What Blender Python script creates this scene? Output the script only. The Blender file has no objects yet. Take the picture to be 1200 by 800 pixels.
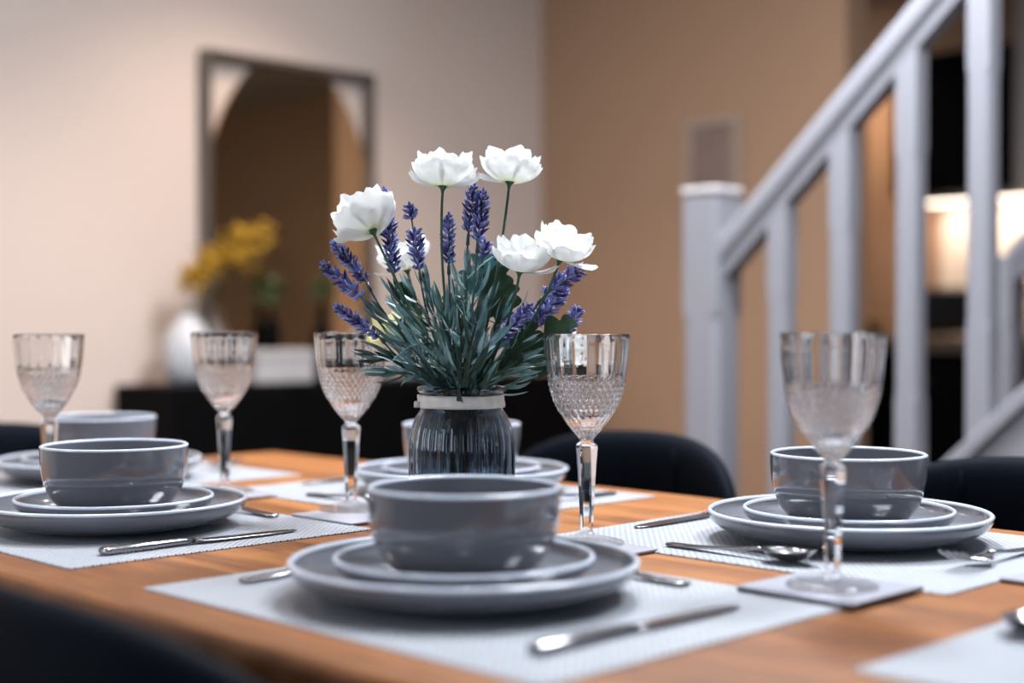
import bpy, bmesh, math, random
from math import sin, cos, pi, sqrt, atan2, exp
from mathutils import Vector, Matrix, noise

random.seed(11)
S = bpy.context.scene
COL = S.collection
H2 = math.sqrt(0.5)
TZ = 0.75                      # table top height
RZ = -pi / 4                   # the table, the stairs and the room are turned 45 degrees to the camera

def ab(a, b, z=0.0):           # a runs along the table, b across it
    return Vector((H2 * (a + b), H2 * (b - a), z))

# ------------------------------------------------------------------ camera, light, exposure
CAMZ = 0.963
cam_d = bpy.data.cameras.new('camera'); cam = bpy.data.objects.new('camera', cam_d); COL.objects.link(cam)
cam.location = (0, 0, CAMZ)
cam.rotation_euler = (math.radians(90 - 0.65), 0, 0)
cam_d.lens = 50; cam_d.sensor_width = 36; cam_d.clip_start = 0.02; cam_d.clip_end = 60
cam_d.dof.use_dof = True; cam_d.dof.focus_distance = 1.41; cam_d.dof.aperture_fstop = 2.0
S.camera = cam
S.view_settings.view_transform = 'Standard'; S.view_settings.look = 'None'
S.view_settings.exposure = 0.0; S.view_settings.gamma = 1.0; S.view_settings.use_curve_mapping = False
S.cycles.use_denoising = True
S.cycles.max_bounces = 14; S.cycles.transmission_bounces = 12; S.cycles.glossy_bounces = 6; S.cycles.diffuse_bounces = 4
S.cycles.transparent_max_bounces = 12
S.cycles.sample_clamp_indirect = 25.0; S.cycles.blur_glossy = 0.5

W = bpy.data.worlds.new('world'); S.world = W; W.use_nodes = True
W.node_tree.nodes['Background'].inputs[0].default_value = (0.55, 0.7, 1.0, 1)
W.node_tree.nodes['Background'].inputs[1].default_value = 0.3

def area(name, loc, target, sx, sy, power, color):
    d = bpy.data.lights.new(name, 'AREA'); d.shape = 'RECTANGLE'; d.size = sx; d.size_y = sy
    d.energy = power; d.color = color
    o = bpy.data.objects.new(name, d); COL.objects.link(o); o.location = loc
    o.rotation_euler = (Vector(target) - Vector(loc)).to_track_quat('-Z', 'Y').to_euler()
    return o
WIN_SIDE = area('window_light_side', ab(-2.2, -2.16, 1.5), ab(-2.2, 3, 1.35), 1.5, 1.3, 31, (0.84, 0.91, 1.0))
WIN_SIDE_2 = area('window_light_side', ab(0.9, -2.16, 1.5), ab(0.9, 3, 1.35), 1.5, 1.3, 6, (0.78, 0.88, 1.0))
WIN_END = area('window_light_end', ab(2.86, 1.6, 1.5), ab(-3, 1.6, 1.35), 0.42, 1.4, 15, (0.60, 0.80, 1.0))
ADDED_PANELS = [(-1.5, 1.95, 66), (-0.45, 1.85, 46)]  # panels added as broad overhead light that passes through the glassware
DOWNLIGHTS_AND_FILL = [(-1.75, 1.05, 3, (0.86, 0.92, 1.0)), (-1.0, 0.95, 3, (0.86, 0.92, 1.0)), (-0.3, 1.05, 3, (0.86, 0.92, 1.0)),
              (-2.9, 2.35, 9, (1.0, 0.76, 0.60)), (-2.6, 1.3, 9, (1.0, 0.86, 0.79)), (-2.6, -0.2, 15, (0.98, 0.94, 0.92)), (-3.35, 5.2, 10, (1.0, 0.74, 0.52))]  # this row: lamps added to brighten the left wall and kitchen wall

# ------------------------------------------------------------------ mesh helpers
def link(name, bm, mats, parent=None, smooth=False, loc=None, rot=None):
    me = bpy.data.meshes.new(name)
    bm.normal_update(); bm.to_mesh(me); bm.free()
    for m in (mats if isinstance(mats, (list, tuple)) else [mats]): me.materials.append(m)
    if smooth:
        me.polygons.foreach_set('use_smooth', [True] * len(me.polygons))
    o = bpy.data.objects.new(name, me); COL.objects.link(o)
    if parent: o.parent = parent
    if loc is not None: o.location = loc
    if rot is not None: o.rotation_euler = rot
    return o

def thing(name, label, cat, loc=(0, 0, 0), rz=0.0, group=None):
    o = bpy.data.objects.new(name, None); COL.objects.link(o); o.empty_display_size = 0.05
    o.location = loc; o.rotation_euler = (0, 0, rz)
    return tag(o, label, cat, group)

def tag(o, label, cat, group=None):
    o['label'] = label; o['category'] = cat
    if group: o['group'] = group
    return o

def struct(o):
    o['kind'] = 'structure'; return o

def dup(root, loc, rz=None, label=None):
    r = root.copy(); COL.objects.link(r); r.location = loc
    if rz is not None: r.rotation_euler = (0, 0, rz)
    if label: r['label'] = label
    for ch in list(root.children):
        c = ch.copy(); COL.objects.link(c); c.parent = r
        for g in list(ch.children):
            d = g.copy(); COL.objects.link(d); d.parent = c
    return r

def BM(): return bmesh.new()

def box(bm, x0, x1, y0, y1, z0, z1, bev=0.0, seg=2):
    t = bmesh.new()
    bmesh.ops.create_cube(t, size=1)
    for v in t.verts:
        v.co = Vector(((x0 + x1) / 2 + v.co.x * (x1 - x0), (y0 + y1) / 2 + v.co.y * (y1 - y0), (z0 + z1) / 2 + v.co.z * (z1 - z0)))
    if bev > 0:
        bmesh.ops.bevel(t, geom=t.edges[:], offset=bev, segments=seg, profile=0.5, affect='EDGES')
    me = bpy.data.meshes.new('tmp'); t.to_mesh(me); t.free(); bm.from_mesh(me); bpy.data.meshes.remove(me)
    return bm

def rings(bm, rr, closed=True, cap0=False, cap1=False, mat=0, smooth=True):
    """rr: list of lists of Vector, same length; joins them into a skin"""
    vs = [[bm.verts.new(p) for p in r] for r in rr]
    n = len(vs[0])
    for i in range(len(vs) - 1):
        for j in range(n if closed else n - 1):
            k = (j + 1) % n
            f = bm.faces.new((vs[i][j], vs[i][k], vs[i + 1][k], vs[i + 1][j])); f.smooth = smooth; f.material_index = mat
    if cap0: f = bm.faces.new(list(reversed(vs[0]))); f.material_index = mat
    if cap1: f = bm.faces.new(vs[-1]); f.material_index = mat
    return vs

def lathe(bm, prof, n=64, cap0=False, cap1=False, rfun=None, mat=0, smooth=True):
    """prof: (r, z) list from the bottom; r=0 points collapse into a centre vertex"""
    rows = []
    for (r, z) in prof:
        if r <= 1e-6: rows.append([bm.verts.new((0, 0, z))])
        else:
            row = []
            for j in range(n):
                t = 2 * pi * j / n
                q = r + (rfun(r, z, t) if rfun else 0.0)
                row.append(bm.verts.new((q * cos(t), q * sin(t), z)))
            rows.append(row)
    for i in range(len(rows) - 1):
        A, B = rows[i], rows[i + 1]
        for j in range(n):
            k = (j + 1) % n
            if len(A) == 1 and len(B) == 1: continue
            if len(A) == 1: f = bm.faces.new((A[0], B[k], B[j]))
            elif len(B) == 1: f = bm.faces.new((A[j], A[k], B[0]))
            else: f = bm.faces.new((A[j], A[k], B[k], B[j]))
            f.smooth = smooth; f.material_index = mat
    if cap0 and len(rows[0]) > 1: bm.faces.new(list(reversed(rows[0])))
    if cap1 and len(rows[-1]) > 1: bm.faces.new(rows[-1])
    return rows

def frame_of(d):
    d = d.normalized()
    up = Vector((0, 0, 1)) if abs(d.z) < 0.9 else Vector((1, 0, 0))
    x = d.cross(up).normalized(); y = x.cross(d).normalized()
    return x, y, d

def tube(bm, pts, rad, n=8, mat=0, caps=True):
    pts = [Vector(p) for p in pts]
    rr = []
    x = None
    for i, p in enumerate(pts):
        d = (pts[min(i + 1, len(pts) - 1)] - pts[max(i - 1, 0)])
        if x is None: x, y, dd = frame_of(d)
        else:
            dd = d.normalized(); y = dd.cross(x).normalized(); x = y.cross(dd).normalized()
        y = dd.cross(x).normalized()
        r = rad[i] if isinstance(rad, (list, tuple)) else rad
        rr.append([p + x * (r * cos(2 * pi * j / n)) + y * (r * sin(2 * pi * j / n)) for j in range(n)])
    rings(bm, rr, True, caps, caps, mat)

def bez(p0, p1, p2, n):
    return [(p0 * (1 - t) ** 2 + p1 * 2 * t * (1 - t) + p2 * t * t) for t in [i / n for i in range(n + 1)]]

# ------------------------------------------------------------------ materials
def new_mat(name):
    m = bpy.data.materials.new(name); m.use_nodes = True
    nt = m.node_tree; p = nt.nodes['Principled BSDF']
    return m, nt, p
def N(nt, t, **kw):
    n = nt.nodes.new(t)
    for k, v in kw.items(): setattr(n, k, v)
    return n
def L(nt, a, b): nt.links.new(a, b)

def plain(name, col, rough=0.5, metal=0.0, noise_amt=0.06, nscale=8.0, bump=0.0, bscale=60.0, coat=0.0, sheen=0.0, spec=0.5):
    m, nt, p = new_mat(name)
    tc = N(nt, 'ShaderNodeTexCoord')
    nz = N(nt, 'ShaderNodeTexNoise'); nz.inputs['Scale'].default_value = nscale; nz.inputs['Detail'].default_value = 4
    L(nt, tc.outputs['Object'], nz.inputs['Vector'])
    mr = N(nt, 'ShaderNodeMapRange'); mr.inputs[3].default_value = 1 - noise_amt; mr.inputs[4].default_value = 1 + noise_amt
    L(nt, nz.outputs['Fac'], mr.inputs[0])
    mx = N(nt, 'ShaderNodeVectorMath', operation='SCALE'); mx.inputs[0].default_value = col[:3]
    L(nt, mr.outputs[0], mx.inputs['Scale']); L(nt, mx.outputs[0], p.inputs['Base Color'])
    p.inputs['Roughness'].default_value = rough; p.inputs['Metallic'].default_value = metal
    p.inputs['Coat Weight'].default_value = coat; p.inputs['Sheen Weight'].default_value = sheen
    p.inputs['Specular IOR Level'].default_value = spec
    if bump > 0:
        n2 = N(nt, 'ShaderNodeTexNoise'); n2.inputs['Scale'].default_value = bscale; n2.inputs['Detail'].default_value = 3
        L(nt, tc.outputs['Object'], n2.inputs['Vector'])
        b = N(nt, 'ShaderNodeBump'); b.inputs['Strength'].default_value = bump; b.inputs['Distance'].default_value = 0.002
        L(nt, n2.outputs['Fac'], b.inputs['Height']); L(nt, b.outputs[0], p.inputs['Normal'])
    return m

def glass(name, col=(1, 1, 1), rough=0.0, ior=1.5):
    m, nt, p = new_mat(name)
    p.inputs['Base Color'].default_value = (*col, 1); p.inputs['Roughness'].default_value = rough
    p.inputs['Transmission Weight'].default_value = 1.0; p.inputs['IOR'].default_value = ior
    return m

def emit(name, col, s):
    m, nt, p = new_mat(name)
    p.inputs['Base Color'].default_value = (*col, 1)
    p.inputs['Emission Color'].default_value = (*col, 1); p.inputs['Emission Strength'].default_value = s
    return m

def wood(name):
    m, nt, p = new_mat(name)
    tc = N(nt, 'ShaderNodeTexCoord')
    sp = N(nt, 'ShaderNodeSeparateXYZ'); L(nt, tc.outputs['Object'], sp.inputs[0])
    pl = N(nt, 'ShaderNodeMath', operation='DIVIDE'); L(nt, sp.outputs['Y'], pl.inputs[0]); pl.inputs[1].default_value = 0.146
    fl = N(nt, 'ShaderNodeMath', operation='FLOOR'); L(nt, pl.outputs[0], fl.inputs[0])
    wn = N(nt, 'ShaderNodeTexWhiteNoise', noise_dimensions='1D'); L(nt, fl.outputs[0], wn.inputs['W'])
    # stretched coordinate, shifted per plank
    sh = N(nt, 'ShaderNodeMath', operation='MULTIPLY_ADD'); L(nt, wn.outputs['Value'], sh.inputs[0]); sh.inputs[1].default_value = 9.0; L(nt, sp.outputs['X'], sh.inputs[2])
    sx = N(nt, 'ShaderNodeMath', operation='MULTIPLY'); L(nt, sh.outputs[0], sx.inputs[0]); sx.inputs[1].default_value = 0.13
    cb = N(nt, 'ShaderNodeCombineXYZ'); L(nt, sx.outputs[0], cb.inputs[0]); L(nt, sp.outputs['Y'], cb.inputs[1]); L(nt, sp.outputs['Z'], cb.inputs[2])
    n1 = N(nt, 'ShaderNodeTexNoise'); n1.inputs['Scale'].default_value = 9; n1.inputs['Detail'].default_value = 5; n1.inputs['Distortion'].default_value = 0.6
    L(nt, cb.outputs[0], n1.inputs['Vector'])
    ring = N(nt, 'ShaderNodeMath', operation='MULTIPLY'); L(nt, n1.outputs['Fac'], ring.inputs[0]); ring.inputs[1].default_value = 22
    sn = N(nt, 'ShaderNodeMath', operation='SINE'); L(nt, ring.outputs[0], sn.inputs[0])
    n2 = N(nt, 'ShaderNodeTexNoise'); n2.inputs['Scale'].default_value = 120; n2.inputs['Detail'].default_value = 3
    L(nt, cb.outputs[0], n2.inputs['Vector'])
    a1 = N(nt, 'ShaderNodeMath', operation='MULTIPLY_ADD'); L(nt, sn.outputs[0], a1.inputs[0]); a1.inputs[1].default_value = 0.17; a1.inputs[2].default_value = 0.2
    a2 = N(nt, 'ShaderNodeMath', operation='MULTIPLY_ADD'); L(nt, n2.outputs['Fac'], a2.inputs[0]); a2.inputs[1].default_value = 0.45; L(nt, a1.outputs[0], a2.inputs[2])
    a3 = N(nt, 'ShaderNodeMath', operation='MULTIPLY_ADD'); L(nt, wn.outputs['Value'], a3.inputs[0]); a3.inputs[1].default_value = 0.22; L(nt, a2.outputs[0], a3.inputs[2])
    cr = N(nt, 'ShaderNodeValToRGB'); L(nt, a3.outputs[0], cr.inputs[0])
    e = cr.color_ramp.elements
    e[0].position = 0.05; e[0].color = (0.075, 0.026, 0.009, 1)
    e[1].position = 0.95; e[1].color = (0.46, 0.20, 0.064, 1)
    k = e.new(0.45); k.color = (0.265, 0.098, 0.028, 1)
    # knots
    vo = N(nt, 'ShaderNodeTexVoronoi'); vo.inputs['Scale'].default_value = 3.4
    kc = N(nt, 'ShaderNodeCombineXYZ'); kx = N(nt, 'ShaderNodeMath', operation='MULTIPLY'); L(nt, sh.outputs[0], kx.inputs[0]); kx.inputs[1].default_value = 0.6
    L(nt, kx.outputs[0], kc.inputs[0]); L(nt, sp.outputs['Y'], kc.inputs[1]); L(nt, kc.outputs[0], vo.inputs['Vector'])
    km = N(nt, 'ShaderNodeMapRange'); L(nt, vo.outputs['Distance'], km.inputs[0]); km.inputs[1].default_value = 0.02; km.inputs[2].default_value = 0.09; km.inputs[3].default_value = 0.35; km.inputs[4].default_value = 1.0
    # plank joints
    fr = N(nt, 'ShaderNodeMath', operation='PINGPONG'); L(nt, pl.outputs[0], fr.inputs[0]); fr.inputs[1].default_value = 0.5
    jn = N(nt, 'ShaderNodeMapRange'); L(nt, fr.outputs[0], jn.inputs[0]); jn.inputs[1].default_value = 0.0; jn.inputs[2].default_value = 0.012; jn.inputs[3].default_value = 0.45; jn.inputs[4].default_value = 1.0
    mm = N(nt, 'ShaderNodeMath', operation='MULTIPLY'); L(nt, km.outputs[0], mm.inputs[0]); L(nt, jn.outputs[0], mm.inputs[1])
    sc = N(nt, 'ShaderNodeVectorMath', operation='SCALE'); L(nt, cr.outputs[0], sc.inputs[0]); L(nt, mm.outputs[0], sc.inputs['Scale'])
    L(nt, sc.outputs[0], p.inputs['Base Color'])
    p.inputs['Roughness'].default_value = 0.42; p.inputs['Specular IOR Level'].default_value = 0.3
    b = N(nt, 'ShaderNodeBump'); b.inputs['Strength'].default_value = 0.25; b.inputs['Distance'].default_value = 0.001
    L(nt, a2.outputs[0], b.inputs['Height']); L(nt, b.outputs[0], p.inputs['Normal'])
    return m

def woven(name):
    m, nt, p = new_mat(name)
    tc = N(nt, 'ShaderNodeTexCoord')
    sp = N(nt, 'ShaderNodeSeparateXYZ'); L(nt, tc.outputs['Object'], sp.inputs[0])
    def wave(sock, k, ph=None):
        a = N(nt, 'ShaderNodeMath', operation='MULTIPLY'); L(nt, sock, a.inputs[0]); a.inputs[1].default_value = k
        s = N(nt, 'ShaderNodeMath', operation='SINE')
        if ph is not None:
            q = N(nt, 'ShaderNodeMath', operation='ADD'); L(nt, a.outputs[0], q.inputs[0]); L(nt, ph, q.inputs[1]); L(nt, q.outputs[0], s.inputs[0])
        else: L(nt, a.outputs[0], s.inputs[0])
        return s.outputs[0]
    # rows across, every other row shifted by half a stitch
    row = N(nt, 'ShaderNodeMath', operation='DIVIDE'); L(nt, sp.outputs['Y'], row.inputs[0]); row.inputs[1].default_value = 0.0042
    fl = N(nt, 'ShaderNodeMath', operation='FLOOR'); L(nt, row.outputs[0], fl.inputs[0])
    ph = N(nt, 'ShaderNodeMath', operation='MULTIPLY'); L(nt, fl.outputs[0], ph.inputs[0]); ph.inputs[1].default_value = pi
    sx = wave(sp.outputs['X'], 2 * pi / 0.0075, ph.outputs[0])
    sy = wave(sp.outputs['Y'], 2 * pi / 0.0042)
    ad = N(nt, 'ShaderNodeMath', operation='MULTIPLY_ADD'); L(nt, sx, ad.inputs[0]); ad.inputs[1].default_value = 0.55; L(nt, sy, ad.inputs[2])
    mr = N(nt, 'ShaderNodeMapRange'); L(nt, ad.outputs[0], mr.inputs[0]); mr.inputs[1].default_value = -1.2; mr.inputs[2].default_value = 0.1
    cr = N(nt, 'ShaderNodeValToRGB'); L(nt, mr.outputs[0], cr.inputs[0])
    cr.color_ramp.elements[0].color = (0.055, 0.06, 0.075, 1); cr.color_ramp.elements[1].color = (0.44, 0.47, 0.52, 1)
    L(nt, cr.outputs[0], p.inputs['Base Color']); p.inputs['Roughness'].default_value = 0.45
    b = N(nt, 'ShaderNodeBump'); b.inputs['Strength'].default_value = 0.8; b.inputs['Distance'].default_value = 0.0008
    L(nt, mr.outputs[0], b.inputs['Height']); L(nt, b.outputs[0], p.inputs['Normal'])
    return m

M = {}
M['wall'] = plain('wall_paint_blush', (0.62, 0.52, 0.465), 0.85, noise_amt=0.02, nscale=2, bump=0.05, bscale=200)
M['tan'] = plain('wall_paint_tan', (0.37, 0.225, 0.14), 0.85, noise_amt=0.02, nscale=2, bump=0.05, bscale=200)
M['back'] = plain('wall_paint_plain', (0.14, 0.12, 0.11), 0.9, noise_amt=0.02)
M['ceil'] = plain('ceiling_paint', (0.60, 0.57, 0.54), 0.9, noise_amt=0.02)
M['floor'] = plain('floor_dark_oak', (0.10, 0.065, 0.045), 0.5, noise_amt=0.2, nscale=6)
M['wood'] = wood('rustic_oak')
M['mat'] = woven('woven_vinyl')
M['glaze'] = plain('grey_glaze', (0.14, 0.145, 0.168), 0.13, noise_amt=0.04, nscale=30, coat=0.4)
M['rim'] = plain('rim_glaze_and_highlight', (0.60, 0.66, 0.76), 0.2, noise_amt=0.06, nscale=40, coat=0.4)  # paler glaze at the rim, its highlight also put into the colour
M['steel'] = plain('brushed_steel', (0.30, 0.295, 0.31), 0.2, 1.0, noise_amt=0.08, nscale=60)
M['crystal'] = glass('cut_crystal', (1, 1, 1), 0.0, 1.52)
def thin_part(name, k, rough=0.0):
    # real glass mixed with clear transmission, so that light also falls straight through the thin walls
    m = glass(name, (1, 1, 1), rough, 1.5); nt = m.node_tree; p = nt.nodes['Principled BSDF']; out = nt.nodes['Material Output']
    tr = N(nt, 'ShaderNodeBsdfTransparent'); mx = N(nt, 'ShaderNodeMixShader'); mx.inputs[0].default_value = k
    L(nt, p.outputs[0], mx.inputs[1]); L(nt, tr.outputs[0], mx.inputs[2]); L(nt, mx.outputs[0], out.inputs[0])
    return m

M['footglass'] = thin_part('crystal_foot', 0.62)
M['smoke'] = glass('smoked_glass', (0.30, 0.38, 0.45), 0.0, 1.45)
M['mirror'] = plain('mirror_silver', (0.80, 0.66, 0.48), 0.03, 1.0, noise_amt=0.0)
M['frame'] = plain('mirror_frame_metal', (0.16, 0.14, 0.125), 0.4, 0.7)
M['black'] = plain('black_lacquer', (0.003, 0.003, 0.0034), 0.6, spec=0.03)
M['blackmetal'] = plain('black_metal', (0.012, 0.012, 0.013), 0.4, 0.3)
M['velvet'] = plain('navy_black_fabric', (0.0018, 0.0040, 0.0085), 0.7, bump=0.15, bscale=400, spec=0.06)
M['ribbon'] = plain('cream_satin_ribbon', (0.72, 0.70, 0.66), 0.35, noise_amt=0.05, nscale=40, bump=0.3, bscale=60)
M['coaster'] = plain('pale_coaster', (0.42, 0.43, 0.49), 0.25, noise_amt=0.04)
M['coaster_base'] = plain('coaster_backing', (0.06, 0.04, 0.05), 0.6)
M['stair'] = plain('pale_grey_stair_paint', (0.24, 0.24, 0.27), 0.5, noise_amt=0.02)
M['whitepot'] = plain('white_ceramic', (0.5, 0.51, 0.54), 0.3)
M['paper'] = plain('pale_box_card', (0.46, 0.44, 0.44), 0.6)
M['yellow'] = plain('yellow_dried_bloom', (0.40, 0.22, 0.01), 0.8, noise_amt=0.25, nscale=60)
M['twig'] = plain('brown_twig', (0.10, 0.07, 0.04), 0.8)
M['greenery'] = plain('olive_greenery', (0.07, 0.11, 0.035), 0.7, noise_amt=0.3, nscale=80)
M['worktop'] = plain('brown_worktop', (0.14, 0.105, 0.08), 0.35, noise_amt=0.3, nscale=50)
M['splash'] = plain('cream_splashback', (0.72, 0.60, 0.50), 0.4)
M['palecab'] = plain('pale_cupboard_paint', (0.42, 0.38, 0.36), 0.5)
M['strip'] = emit('under_cabinet_light', (1.0, 0.88, 0.76), 9)
M['bulb'] = emit('downlight_lens', (1.0, 0.93, 0.85), 120)
M['pane'] = emit('daylight_pane', (0.75, 0.87, 1.0), 1.0)
M['white'] = plain('white_trim', (0.7, 0.7, 0.7), 0.5)
M['wicker'] = plain('brown_wicker', (0.22, 0.12, 0.05), 0.8, noise_amt=0.4, nscale=90, bump=0.8, bscale=120)

def leafmat(name, c0, c1, sc=90, rough=0.45, transl=0.12):
    m, nt, p = new_mat(name)
    tc = N(nt, 'ShaderNodeTexCoord'); nz = N(nt, 'ShaderNodeTexNoise'); nz.inputs['Scale'].default_value = sc; nz.inputs['Detail'].default_value = 2
    L(nt, tc.outputs['Object'], nz.inputs['Vector'])
    cr = N(nt, 'ShaderNodeValToRGB'); L(nt, nz.outputs['Fac'], cr.inputs[0])
    cr.color_ramp.elements[0].position = 0.35; cr.color_ramp.elements[0].color = (*c0, 1)
    cr.color_ramp.elements[1].position = 0.65; cr.color_ramp.elements[1].color = (*c1, 1)
    L(nt, cr.outputs[0], p.inputs['Base Color']); p.inputs['Roughness'].default_value = rough
    if transl > 0:
        out = nt.nodes['Material Output']; tr = N(nt, 'ShaderNodeBsdfTranslucent'); L(nt, cr.outputs[0], tr.inputs[0])
        mx = N(nt, 'ShaderNodeMixShader'); mx.inputs[0].default_value = transl
        L(nt, p.outputs[0], mx.inputs[1]); L(nt, tr.outputs[0], mx.inputs[2]); L(nt, mx.outputs[0], out.inputs[0])
    return m
M['lav0'] = leafmat('lavender_leaf_grey_green', (0.05, 0.12, 0.11), (0.17, 0.30, 0.29), 60)
M['lav1'] = leafmat('lavender_leaf_teal', (0.10, 0.22, 0.24), (0.28, 0.44, 0.48), 60)
M['lav2'] = leafmat('lavender_leaf_dark', (0.012, 0.035, 0.026), (0.04, 0.085, 0.06), 60)
M['broad'] = leafmat('broad_leaf_green', (0.006, 0.022, 0.009), (0.018, 0.055, 0.018), 40)
M['broadteal'] = leafmat('broad_leaf_teal', (0.03, 0.13, 0.14), (0.08, 0.25, 0.28), 40)
M['stem'] = leafmat('flower_stem_green', (0.015, 0.06, 0.025), (0.03, 0.10, 0.045), 40, transl=0)
M['lstem'] = leafmat('lavender_stem', (0.02, 0.055, 0.05), (0.06, 0.12, 0.12), 40, transl=0)
M['bud0'] = leafmat('lavender_bud_violet', (0.065, 0.075, 0.28), (0.17, 0.18, 0.52), 120, 0.6)
M['bud1'] = leafmat('lavender_bud_light', (0.20, 0.23, 0.56), (0.42, 0.46, 0.84), 120, 0.6)
M['bud2'] = leafmat('lavender_bud_deep', (0.02, 0.015, 0.09), (0.05, 0.03, 0.20), 120, 0.6)
def petalmat():
    m, nt, p = new_mat('white_petal')
    tc = N(nt, 'ShaderNodeTexCoord'); ln = N(nt, 'ShaderNodeVectorMath', operation='LENGTH'); L(nt, tc.outputs['Object'], ln.inputs[0])
    mr = N(nt, 'ShaderNodeMapRange'); L(nt, ln.outputs['Value'], mr.inputs[0]); mr.inputs[1].default_value = 0.004; mr.inputs[2].default_value = 0.022
    cr = N(nt, 'ShaderNodeValToRGB'); L(nt, mr.outputs[0], cr.inputs[0])
    cr.color_ramp.elements[0].color = (0.72, 0.78, 0.42, 1); cr.color_ramp.elements[1].color = (0.90, 0.91, 0.90, 1)
    k = cr.color_ramp.elements.new(0.35); k.color = (0.86, 0.88, 0.80, 1)
    L(nt, cr.outputs[0], p.inputs['Base Color']); p.inputs['Roughness'].default_value = 0.6
    out = nt.nodes['Material Output']; tr = N(nt, 'ShaderNodeBsdfTranslucent'); L(nt, cr.outputs[0], tr.inputs[0])
    mx = N(nt, 'ShaderNodeMixShader'); mx.inputs[0].default_value = 0.35
    L(nt, p.outputs[0], mx.inputs[1]); L(nt, tr.outputs[0], mx.inputs[2]); L(nt, mx.outputs[0], out.inputs[0])
    return m
M['petal'] = petalmat()
M['petalyellow'] = leafmat('cream_yellow_petal', (0.80, 0.76, 0.42), (0.86, 0.84, 0.62), 30, 0.6, 0.3)

# ------------------------------------------------------------------ the room (built in a/b axes, turned by RZ)
# local x = a, local y = b  (a rotation by RZ maps local x to the a direction)
ROT = (0, 0, RZ)
def room(name, *boxes, mat):
    bm = BM()
    for b in boxes: box(bm, *b)
    return struct(link(name, bm, mat, rot=ROT))
AW = -3.56; BT = 3.71; CE = 2.45
room('floor', (-5.2, 3.2, -2.5, 6.0, -0.1, 0), mat=M['floor'])
room('ceiling', (-5.2, 3.2, -2.5, 6.0, CE, CE + 0.1), mat=M['ceil'])
room('wall_left', (AW - 0.12, AW, -2.3, BT + 0.12, 0, CE), mat=M['wall'])
room('wall_back', (AW, -2.30, BT, BT + 0.12, 0, CE), mat=M['tan'])
room('wall_kitchen', (-5.1, 3.0, 5.6, 5.72, 0, CE), mat=M['tan'])
room('wall_kitchen_side', (-5.2, -5.08, BT, 5.72, 0, CE), mat=M['tan'])
# the wall behind the camera with its two windows
room('wall_front', (AW, -2.96, -2.32, -2.2, 0, CE), (-1.44, 0.14, -2.32, -2.2, 0, CE), (1.66, 3.0, -2.32, -2.2, 0, CE),
     (-2.96, -1.44, -2.32, -2.2, 0, 0.84), (0.14, 1.66, -2.32, -2.2, 0, 0.84),
     (-2.96, -1.44, -2.32, -2.2, 2.16, CE), (0.14, 1.66, -2.32, -2.2, 2.16, CE), mat=M['back'])
room('wall_right', (2.9, 3.02, -2.3, 1.35, 0, CE), (2.9, 3.02, 1.85, 5.72, 0, CE), (2.9, 3.02, 1.35, 1.85, 0, 0.78),
     (2.9, 3.02, 1.35, 1.85, 2.22, CE), mat=M['back'])
def window(name, x0, x1, y, z0, z1, axis):
    bm = BM(); t = 0.045; d = 0.05
    xm = (x0 + x1) / 2; zm = (z0 + z1) / 2
    def bb(a0, a1, c0, c1):
        if axis == 'x': box(bm, a0, a1, y - d, y + d, c0, c1, 0.004, 1)
        else: box(bm, y - d, y + d, a0, a1, c0, c1, 0.004, 1)
    bb(x0, x0 + t, z0, z1); bb(x1 - t, x1, z0, z1); bb(x0, x1, z0, z0 + t); bb(x0, x1, z1 - t, z1); bb(xm - t / 2, xm + t / 2, z0, z1)
    o = struct(link(name, bm, M['white'], rot=ROT))
    pb = BM()
    if axis == 'x': box(pb, x0 + .01, x1 - .01, y - 0.06, y - 0.052, z0 + .01, z1 - .01)
    else: box(pb, y + 0.052, y + 0.06, x0 + .01, x1 - .01, z0 + .01, z1 - .01)
    link('window_pane', pb, M['pane'], o)
    return o
window('window_1', -2.96, -1.44, -2.26, 0.84, 2.16, 'x')
window('window_2', 0.14, 1.66, -2.26, 0.84, 2.16, 'x')
window('window_3', 1.35, 1.85, 2.96, 0.78, 2.22, 'y')
room('baseboard_left', (AW, AW + 0.015, -2.2, BT, 0, 0.12), mat=M['white'])
room('baseboard_back', (AW + 0.015, -2.30, BT - 0.015, BT, 0, 0.12), mat=M['white'])

for i, (a, b, pw, c) in enumerate(DOWNLIGHTS_AND_FILL):
    t = thing('ceiling_downlight_or_fill', 'small round recessed ceiling downlight, from a set with added wall fill lamps', 'ceiling light', ab(a, b, CE), RZ, 'recessed ceiling downlights')
    bm = BM(); lathe(bm, [(0.034, 0.0), (0.048, -0.004), (0.046, -0.006), (0.036, -0.006), (0.034, 0.0)], 32); link('trim_ring', bm, M['white'], t)
    bm = BM(); lathe(bm, [(0, -0.003), (0.034, -0.003)], 24); link('lens', bm, M['bulb'], t)
    d = bpy.data.lights.new('downlight_or_fill_lamp', 'SPOT'); d.energy = pw * 7; d.color = c; d.spot_size = 1.9; d.spot_blend = 0.7; d.shadow_soft_size = 0.04
    o = bpy.data.objects.new('downlight_or_fill_lamp', d); COL.objects.link(o); o.parent = t; o.location = (0, 0, -0.02)

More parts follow.
